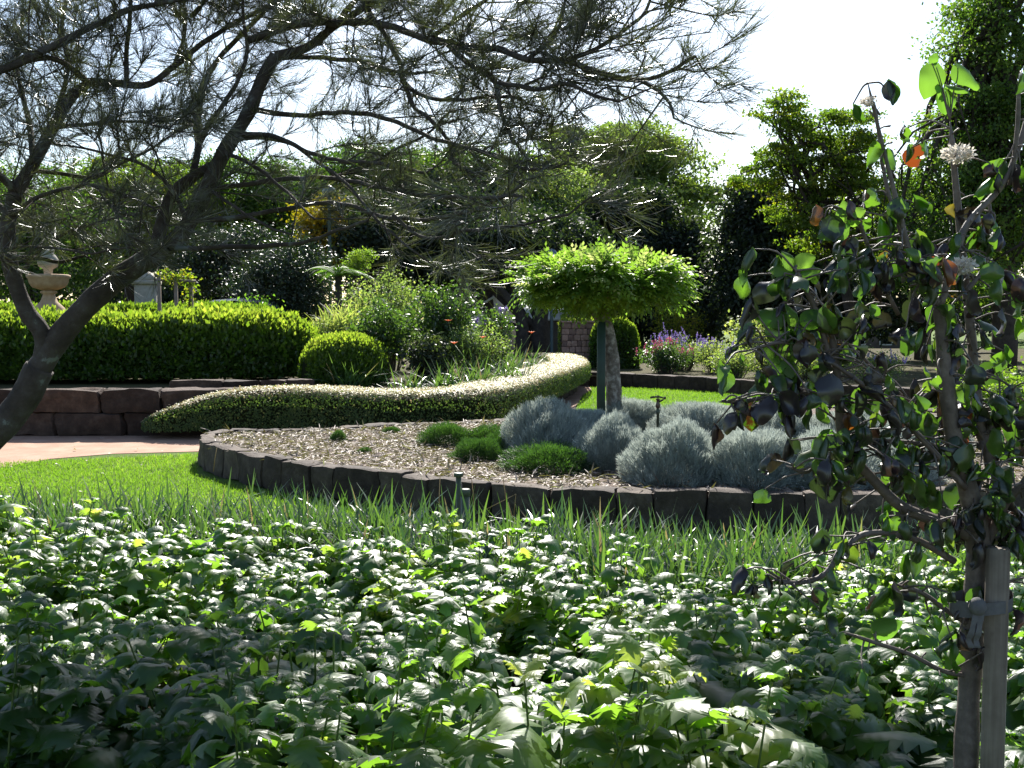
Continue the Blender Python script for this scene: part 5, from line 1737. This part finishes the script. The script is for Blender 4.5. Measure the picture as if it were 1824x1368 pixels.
# ------------------------------------------------------------------ pier, ivy, low far wall, flower border
def pier():
    r = np.random.default_rng(95)
    D = 31.0
    x0, x1 = P(1001, 600, D)[0], P(1060, 600, D)[0]
    zt = P(0, 572, D)[2]
    V0 = []
    m = MB()
    rows = 9
    hs = np.linspace(0, zt - .05, rows + 1)
    for i in range(rows):
        x = x0
        while x < x1 - .01:
            w = r.uniform(.11, .30)
            if x1 - x - w < .1:
                w = x1 - x
            for y0, dp in ((D, .30), (D + .3, .3)):
                V = BV * np.array([w / 2 - .003, dp / 2, (hs[i + 1] - hs[i]) / 2 - .003]) + np.array([x + w / 2, y0 + dp / 2, (hs[i] + hs[i + 1]) / 2])
                V = V + .008 * np.stack([nz(V, 9, 31), nz(V, 9, 32), nz(V, 9, 33)], -1)
                m.addq(V, BQ, r.uniform(0, 1))
            x += w
    root = empty('stone_pier', ((x0 + x1) / 2, D + .3, 0), 'pinkish rubble stone gate pier edged with creeper behind the curved hedge tip', 'pier')
    m.build('shaft', MAT['pierstone'], root)
    MB().box(((x0 + x1) / 2, D + .3, zt - .02), (x1 - x0 + .04, .66, .055), 0, .012, .7).build('coping', MAT['pierstone'], root)
    n = 1500
    u = r.uniform(0, 1, n)
    side = r.uniform(0, 1, n)
    pos = np.where((side < .5)[:, None],
                   np.stack([np.full(n, x0 - .03) - .05 * r.uniform(0, 1, n), D + .02 + .55 * r.uniform(0, 1, n), zt * u], -1),
                   np.stack([x0 + (x1 - x0) * u, D + .02 + .5 * r.uniform(0, 1, n), np.full(n, zt + .02) + .07 * r.uniform(0, 1, n)], -1))
    cr = empty('creeper', (x0, D, zt), 'bright leafy creeper trimming the top and one edge of the stone pier', 'creeper')
    MB().leaves(T_FOLD, pos, rand_dir(n, r) + np.array([-.4, -.5, 0]), rand_dir(n, r) + np.array([0, -.4, .6]), .06 * r.uniform(.6, 1.3, n), np.clip(r.normal(.65, .2, n), 0, 1)).build('foliage', MAT['hedgeleaf'], cr)
    st = MB().tube([(x0 - .03, D + .1, 0), (x0 - .035, D + .15, zt * .5), (x0 - .03, D + .1, zt)], .012, 6)
    st.build('stem', MAT['twig'], cr, True)
    # clipped creeper block
    bc = [P(x, 600, 30.5)[:2] for x in (1052, 1075, 1105, 1138)]
    hedge('creeper_hedge', np.array(bc), np.full(4, .34), np.zeros(4), np.array([1.52, 1.6, 1.58, 1.4]), 9000, .085, MAT['hedgeleaf'], 'squarish creeper-covered hedge block with lit top beside the stone pier', 'hedge', r, rfun=hedge_lit_top, jit=.09)
    fw = smooth_line([P(1028, 600, 27.0)[:2], P(1100, 600, 26.6)[:2], P(1200, 600, 25.6)[:2], P(1300, 600, 24.3)[:2], P(1420, 600, 22.6)[:2], P(1560, 600, 21.4)[:2], P(1700, 600, 20.8)[:2], P(1900, 600, 20.5)[:2]], 5)
    stone_wall('flower_border_wall', fw, 0, .34, .25, .55, 1, MAT['redstone'], 'low dark stone wall across the far lawn holding the flower border', 'wall', r, rough=.015)


pier()
leafy_shrub('flowering_shrub', 'rounded flowering bush with crimson spikes beside the creeper block', 1185, 27.8, 612, 105, .26, 44, .06, MAT['leaf_shrub'], rs, 4200, flowers=(MAT['redpetal'], 30, .18, .035, 'flower_spike'), tone=.4)
leafy_shrub('flowering_shrub', 'bush with long violet flower spikes behind the crimson-spiked bush', 1215, 29.2, 600, 110, .26, 46, .055, MAT['leaf_grey'], rs, 3600, flowers=(MAT['purplepetal'], 60, .28, .035, 'flower_spike'))
leafy_shrub('flowering_shrub', 'pale mauve-grey bush between the violet spikes and the dark conifer', 1275, 28.0, 605, 100, .26, 46, .05, MAT['leaf_grey'], rs, 4800, flowers=(MAT['purplepetal'], 26, .12, .03, 'flower_spike'), tone=.7)
leafy_shrub('flowering_shrub', 'grey-green rounded bush low against the far stone wall', 1310, 25.6, 625, 110, .26, 44, .05, MAT['leaf_grey'], rs, 4800, tone=.6)
leafy_shrub('flowering_shrub', 'woolly pale bush with pinkish tips behind the sapling twigs', 1370, 26.2, 622, 110, .26, 44, .05, MAT['leaf_grey'], rs, 4800, flowers=(MAT['petal'], 30, .06, .03, 'flower_head'), tone=.7)
leafy_shrub('flowering_shrub', 'grey bush half covered by the sapling leaves, beyond the bright lawn', 1440, 25.0, 628, 110, .26, 40, .05, MAT['leaf_grey'], rs, 3600, tone=.6)
leafy_shrub('flowering_shrub', 'mauve-tinted bush seen through the sapling stems', 1560, 24.2, 630, 130, .26, 40, .05, MAT['leaf_grey'], rs, 3600, flowers=(MAT['purplepetal'], 24, .12, .03, 'flower_spike'))
leafy_shrub('leafy_shrub', 'fresh green shrub at the edge of the view behind the timber stake', 1780, 15.5, 660, 190, 0, 50, .06, MAT['leaf_lime'], rs, 7000, tone=.45)
leafy_shrub('leafy_shrub', 'cream-glinting broad-leaved shrub in front of the dark conifer', 1345, 30.5, 545, 120, .26, 30, .12, MAT['leaf_grey'], rs, 1700, tone=.8)


def lamp(px, d, pt, label, dome=True):
    c = P(px, pt, d)
    z0 = 0.6 if px < 900 else 0
    root = empty('street_lamp', (c[0], c[1], z0), label, 'street lamp')
    MB().lathe((c[0], c[1], 0), [(.09, z0), (.09, z0 + .5), (.075, z0 + .55), (.05, z0 + .6), (.045, c[2] - .28), (.06, c[2] - .26), (.03, c[2] - .22), (0, c[2] - .22)], 14).build('pole', MAT['lampmetal'], root, True)
    MB().lathe((c[0], c[1], 0), [(.0, c[2] - .23), (.19, c[2] - .22), (.2, c[2] - .19), (.16, c[2] - .1), (.09, c[2] - .03), (.03, c[2]), (0, c[2] + .01)], 20).build('lamp_shade', MAT['lampshade'], root, True)


lamp(983, 33.5, 443, 'slim blue-green lamp post with a domed shade peeping over the wisteria crown')
lamp(586, 30.0, 330, 'dark lamp post rising among yellow foliage above the tree fern')


def buildings():
    D = 42.0
    x0, x1 = P(930, 560, D)[0], P(1062, 560, D)[0]
    zt, ze = P(0, 556, D)[2], P(0, 571, D)[2]
    root = empty('garden_shed', ((x0 + x1) / 2, D + 1.5, 0), 'low shed with a glaring white roof behind the stone pier', 'shed')
    MB().box(((x0 + x1) / 2, D + 1.6, ze / 2), (x1 - x0 - .2, 2.8, ze), 0, .01).build('wall', MAT['housewall'], root)
    V = [(x0, D, ze), (x1, D, ze), (x1, D + 3.4, zt + .45), (x0, D + 3.4, zt + .45)]
    V = V + [(a, b, c + .08) for a, b, c in V]
    MB().add(V, [(3, 2, 1, 0), (4, 5, 6, 7), (0, 1, 5, 4), (1, 2, 6, 5), (2, 3, 7, 6), (3, 0, 4, 7)]).build('roof', MAT['whiteroof'], root)
    D = 46.0
    xa, xm, xb = P(838, 560, D)[0], P(886, 540, D)[0], P(934, 560, D)[0]
    ze, zt = P(0, 556, D)[2], P(0, 528, D)[2]
    root = empty('white_cottage', (xm, D + 2, 0), 'small white gabled cottage glimpsed beside the gnarled trunks', 'house')
    V = [(xa, D, 0), (xb, D, 0), (xb, D, ze), (xm, D, zt), (xa, D, ze)]
    V = V + [(a, b + 4, c) for a, b, c in V]
    MB().add(V, [(0, 1, 2, 3, 4), (9, 8, 7, 6, 5), (0, 5, 6, 1), (1, 6, 7, 2), (4, 9, 5, 0)]).build('wall', MAT['windowwhite'], root)
    o = .18
    V = [(xa - o, D - o, ze - .12), (xm, D - o, zt + .02), (xb + o, D - o, ze - .12), (xa - o, D + 4.2, ze - .12), (xm, D + 4.2, zt + .02), (xb + o, D + 4.2, ze - .12)]
    V = V + [(a, b, c + .1) for a, b, c in V]
    MB().add(V, [(0, 1, 4, 3), (1, 2, 5, 4), (6, 9, 10, 7), (7, 10, 11, 8), (0, 6, 7, 1), (1, 7, 8, 2), (3, 4, 10, 9), (4, 5, 11, 10), (0, 3, 9, 6), (2, 8, 11, 5)]).build('roof', MAT['whiteroof'], root)
    D = 50.0
    x0, x1 = P(1480, 560, D)[0], P(1660, 560, D)[0]
    zt = P(0, 572, D)[2]
    root = empty('brown_house', ((x0 + x1) / 2, D + 2, 0), 'long low brown house with white windows seen through the sapling', 'house')
    MB().box(((x0 + x1) / 2, D + 2, zt / 2), (x1 - x0, 4, zt), 0, .01).build('wall', MAT['housewall'], root)
    V = [(x0 - .4, D - .4, zt), (x1 + .4, D - .4, zt), (x1 + .4, D + 2, zt + .9), (x0 - .4, D + 2, zt + .9), (x0 - .4, D + 4.4, zt), (x1 + .4, D + 4.4, zt)]
    MB().add(V, [(0, 1, 2, 3), (3, 2, 5, 4), (0, 3, 4), (1, 5, 2), (0, 4, 5, 1)]).build('roof', MAT['redstone'], root)
    for f in (.12, .28, .55, .8):
        x = x0 + (x1 - x0) * f
        w = MB().box((x, D - .02, zt * .55), (.62, .06, .9), 0, .01).build('window', MAT['windowwhite'], root)
        MB().box((x, D - .055, zt * .55), (.5, .02, .78)).build('pane', MAT['glass'], w)


buildings()

# ------------------------------------------------------------------ trees in the distance
rt = np.random.default_rng(101)


def tb(px, d, z=0.26):
    b = P(px, 600, d)
    return (b[0], b[1], z)


bg_tree('garden_tree', 'tall light-green tree with billowing crown rising behind the dark conifers', 'tree', tb(1140, 50), 9.0, .28,
        [(1125, 262, 50, 78, 40, 2.2), (1060, 300, 50, 60, 44, 2.0), (1190, 305, 50, 62, 46, 2.2), (1085, 255, 50, 40, 30, 1.6), (1235, 365, 50, 38, 50, 1.8), (1010, 262, 52, 45, 36, 1.6), (1110, 350, 49, 70, 50, 2.0), (1010, 330, 49, 60, 50, 2.0)],
        60000, .17, MAT['leaf_olive'], r=rt, T=T_FOLD, nc=30, clump=.2)
for px, top, wd, lab in ((1085, 330, 52, 'narrow dark conifer standing behind the wisteria crown'), (1165, 345, 52, 'dark conifer next to the gap of open sky, taller of its pair'), (1225, 400, 45, 'dark bushy conifer at the edge of the sky gap')):
    bg_tree('dark_conifer', lab, 'tree', tb(px, 42), P(px, top, 42)[2], .2,
            [(px, top + 50, 42, wd * .55, 55, 1.0), (px + 4, top + 120, 42, wd * .9, 60, 1.4), (px - 3, top + 190, 42, wd, 60, 1.5)], 27000, .16, MAT['leaf_dark'], r=rt, group='dark conifers behind the wisteria', clump=.22)
bg_tree('pale_shrub_tree', 'pale glittering small-leaved tree at the tip of the she-oak boughs', 'tree', tb(985, 44), 7.0, .16,
        [(1000, 360, 44, 85, 60, 1.6), (960, 400, 44, 70, 60, 1.6), (1020, 420, 44, 60, 60, 1.6)], 22000, .13, MAT['leaf_grey'], r=rt)
bg_tree('dark_cypress', 'broad black-green cypress filling the middle of the view past the sky gap', 'tree', tb(1365, 38), P(1365, 330, 38)[2], .3,
        [(1345, 370, 38, 50, 50, 1.4), (1340, 450, 38, 62, 60, 1.6), (1375, 520, 38, 85, 60, 1.8), (1420, 440, 38, 60, 80, 1.6), (1450, 530, 38, 70, 60, 1.6)], 75000, .16, MAT['leaf_dark'], r=rt, clump=.22, nc=70)
bg_tree('spreading_tree', 'sunlit yellow-green tree with leaning trunk and layered boughs against white sky', 'tree', tb(1525, 33), 8.5, .2,
        [(1385, 190, 33, 45, 26, .9), (1440, 225, 33, 62, 30, 1.2), (1385, 275, 33, 42, 24, .9), (1350, 315, 33, 50, 22, .9), (1500, 235, 33, 60, 35, 1.2), (1545, 270, 33, 45, 40, 1.2), (1450, 310, 33, 80, 38, 1.3), (1530, 360, 33, 60, 45, 1.2), (1420, 370, 33, 55, 30, 1.0), (1460, 420, 33, 60, 40, 1.1), (1560, 430, 33, 50, 40, 1.1)],
        34000, .11, MAT['leaf_gold'], r=rt, T=T_FOLD, flat=.36, nc=26, clump=.17, rb=0.0,
        trunk=[P(1525, 640, 33), P(1515, 560, 33), P(1500, 490, 33), P(1475, 410, 33), P(1440, 320, 33), P(1405, 240, 33)])
bg_tree('tall_tree', 'huge dark-leaved tree towering over the sapling at the frame edge', 'tree', tb(1790, 30), 11.5, .35,
        [(1745, 60, 30, 85, 50, 1.8), (1800, 120, 30, 95, 70, 2.0), (1735, 210, 30, 80, 60, 1.8), (1690, 300, 30, 85, 60, 1.8), (1790, 260, 30, 90, 80, 2.0), (1660, 380, 30, 75, 60, 1.6), (1760, 380, 30, 90, 80, 1.8), (1640, 460, 30, 60, 60, 1.4), (1720, 480, 30, 90, 70, 1.6), (1850, 20, 30, 110, 90, 2), (1880, 300, 30, 110, 150, 2), (1820, -60, 30, 110, 70, 2)],
        60000, .115, MAT['leaf_mid'], r=rt, nc=70, T=T_FOLD, clump=.15, rb=.2)
bg_tree('shade_tree', 'dark tree low behind the sapling at the end of the border', 'tree', tb(1640, 36), 4.5, .2,
        [(1620, 520, 36, 70, 50, 1.6), (1710, 540, 36, 90, 50, 1.6), (1560, 560, 36, 60, 40, 1.4)], 16000, .13, MAT['leaf_dark'], r=rt)
bg_tree('gnarled_tree', 'gnarled tree with thick leaning dark trunk behind the wisteria', 'tree', tb(950, 34, 0), 4.2, .42,
        [(880, 420, 35, 110, 60, 1.8), (970, 430, 36, 100, 50, 1.8), (800, 400, 36, 100, 60, 1.8)], 30000, .14, MAT['leaf_dark'], r=rt,
        trunk=[P(958, 668, 34), P(958, 620, 34), P(962, 570, 34), P(966, 530, 34), P(968, 470, 34)])
m = MB()
gt = [P(925, 668, 33.6), P(930, 610, 33.6), P(928, 570, 33.6), P(915, 545, 33.6), P(885, 510, 33.6), P(850, 490, 33.6)]
gt[0][2] = 0
root = empty('bent_tree', gt[0], 'bent dark trunk forking toward the shrubs beside the thick gnarled trunk', 'tree')
m.tube(smooth_line(gt, 7), np.linspace(.26, .07, 36), 10, wob=.15)
for e in ((800, 488), (830, 470), (870, 480), (860, 520)):
    m.tube(limb_pts(gt[4], P(e[0], e[1], 33.4), rt, .15, 8), np.linspace(.06, .012, 8), 6)
m.build('trunk', MAT['darkbark'], root, True)
crown(MB(), [(P(830, 475, 33.6), (1.0, .8, .5)), (P(880, 470, 34.4), (1.0, .8, .5))], 5000, .12, rt).build('crown', MAT['leaf_dark'], root)
bg_tree('wood_tree', 'dark leafy tree in the middle distance beneath the she-oak boughs', 'tree', tb(720, 38, .6), 6.5, .25,
        [(700, 400, 38, 110, 60, 2), (790, 370, 39, 110, 70, 2), (640, 430, 37, 70, 55, 1.6), (760, 450, 37, 110, 50, 1.6)], 60000, .16, MAT['leaf_dark'], r=rt, rb=.15)
bg_tree('wood_tree', 'tall blue-green tree behind the dark middle wood', 'tree', tb(880, 46, .3), 8, .25,
        [(860, 330, 46, 110, 60, 2), (930, 370, 46, 80, 60, 2), (780, 320, 47, 90, 60, 2), (850, 420, 46, 120, 70, 2)], 36000, .15, MAT['leaf_mid'], r=rt)
bg_tree('holly_bush', 'dense black-green round bush with sparkling leaves beyond the parked car', 'shrub', tb(520, 28, .6), 3.4, .12,
        [(520, 480, 28, 62, 52, 1.0), (480, 520, 28, 60, 46, .9), (545, 530, 28, 40, 45, .8)], 22000, .075, MAT['leaf_holly'], r=rt, clump=.24, nc=70, T=T_FOLD)
bg_tree('holly_bush', 'dark bush with bare inner stems directly behind the parked car roof', 'shrub', tb(410, 31, .6), 3.4, .12,
        [(400, 480, 31, 80, 50, 1.0), (340, 460, 31, 60, 50, .9), (440, 440, 31, 60, 40, .9)], 20000, .085, MAT['leaf_holly'], r=rt, clump=.22, nc=60, T=T_FOLD)
bg_tree('autumn_tree', 'small tree turning orange and yellow above the dark round bush', 'tree', tb(575, 36, .6), 5.2, .12,
        [(570, 375, 36, 45, 30, .9), (600, 415, 36, 35, 30, .8), (555, 410, 36, 26, 24, .6), (595, 445, 36, 22, 26, .6)], 7000, .12, MAT['leaf_yellow'], r=rt, T=T_FOLD)
bg_tree('garden_tree', 'mid-green tree with an orange flush behind the leaning trunk fork', 'tree', tb(230, 40, .6), 6.8, .25,
        [(215, 310, 40, 60, 34, 1.8), (290, 335, 40, 60, 38, 1.8), (230, 390, 40, 100, 55, 2), (330, 400, 40, 80, 60, 2), (180, 360, 40, 70, 50, 1.8)], 36000, .13, MAT['leaf_gold'], r=rt, T=T_FOLD)
bg_tree('garden_tree', 'bushy green tree behind the stone urn', 'tree', tb(70, 36, .6), 5.5, .25,
        [(60, 350, 36, 90, 60, 2), (0, 400, 36, 90, 70, 2), (130, 420, 36, 90, 60, 2), (60, 480, 35, 130, 50, 2), (-110, 380, 36, 100, 100, 2)], 36000, .12, MAT['leaf_mid'], r=rt, T=T_FOLD)
bg_tree('garden_tree', 'olive-green tree over the arbour and parked car', 'tree', tb(420, 42, .6), 6.6, .25,
        [(430, 330, 42, 90, 50, 2), (500, 340, 42, 70, 50, 2), (400, 400, 42, 100, 50, 2), (530, 400, 42, 60, 50, 1.6), (330, 330, 42, 60, 40, 1.6)], 34000, .13, MAT['leaf_mid'], r=rt, T=T_FOLD)
bg_tree('garden_tree', 'loose green tree whose top shows between the twigs left of the middle wood'.replace(' left of', ' beside'), 'tree', tb(650, 44, .6), 7.2, .22,
        [(640, 310, 44, 80, 50, 2), (720, 320, 44, 80, 50, 2), (590, 340, 44, 60, 44, 1.6)], 24000, .14, MAT['leaf_mid'], r=rt, T=T_FOLD)
bg_tree('topiary_shrub', 'small bright shrub of tiered clipped heads above the raised bed', 'shrub', tb(640, 27, .6), 3.0, .06,
        [(644, 456, 27, 20, 9, .3), (632, 474, 27, 18, 9, .3)], 2600, .05, MAT['leaf_lime'], r=rt, T=T_FOLD, clump=.3)
leafy_shrub('leafy_shrub', 'sunlit yellow-flecked bush in the gap behind the violet spikes', 1205, 38, 525, 120, .26, 30, .09, MAT['leaf_gold'], rs, 3000, tone=.75)
leafy_shrub('leafy_shrub', 'pale feathery bush in the light gap beside the black cypress', 1272, 44, 520, 70, .26, 30, .1, MAT['leaf_grey'], rs, 2600, tone=.85)
leafy_shrub('leafy_shrub', 'broad-leaved green plants at the foot of the holly hedge', 455, 25.6, 518, 120, .6, 24, .1, MAT['leaf_fern'], rs, 1500, tone=.6)
# the wood that closes the view
far = MB()
fb = []
for i in range(26):
    px = -900 + i * 145
    d = 74 + 6 * math.sin(i * 2.1)
    if 1235 < px < 1300:
        continue
    fb.append((P(px, 435 + 30 * math.sin(i * 1.7), d), (3.8, 2.5, 4.0 + .6 * math.sin(i))))
crown(far, fb, 130000, .45, rt)
crown(far, [(P(px, 545, 72), (4.2, 2.0, 1.6)) for px in range(-900, 2900, 150)], 50000, .42, rt)
tag(far.build('far_wood', MAT['leaf_dark']), 'far belt of dark trees closing the view', 'wood', kind='stuff')
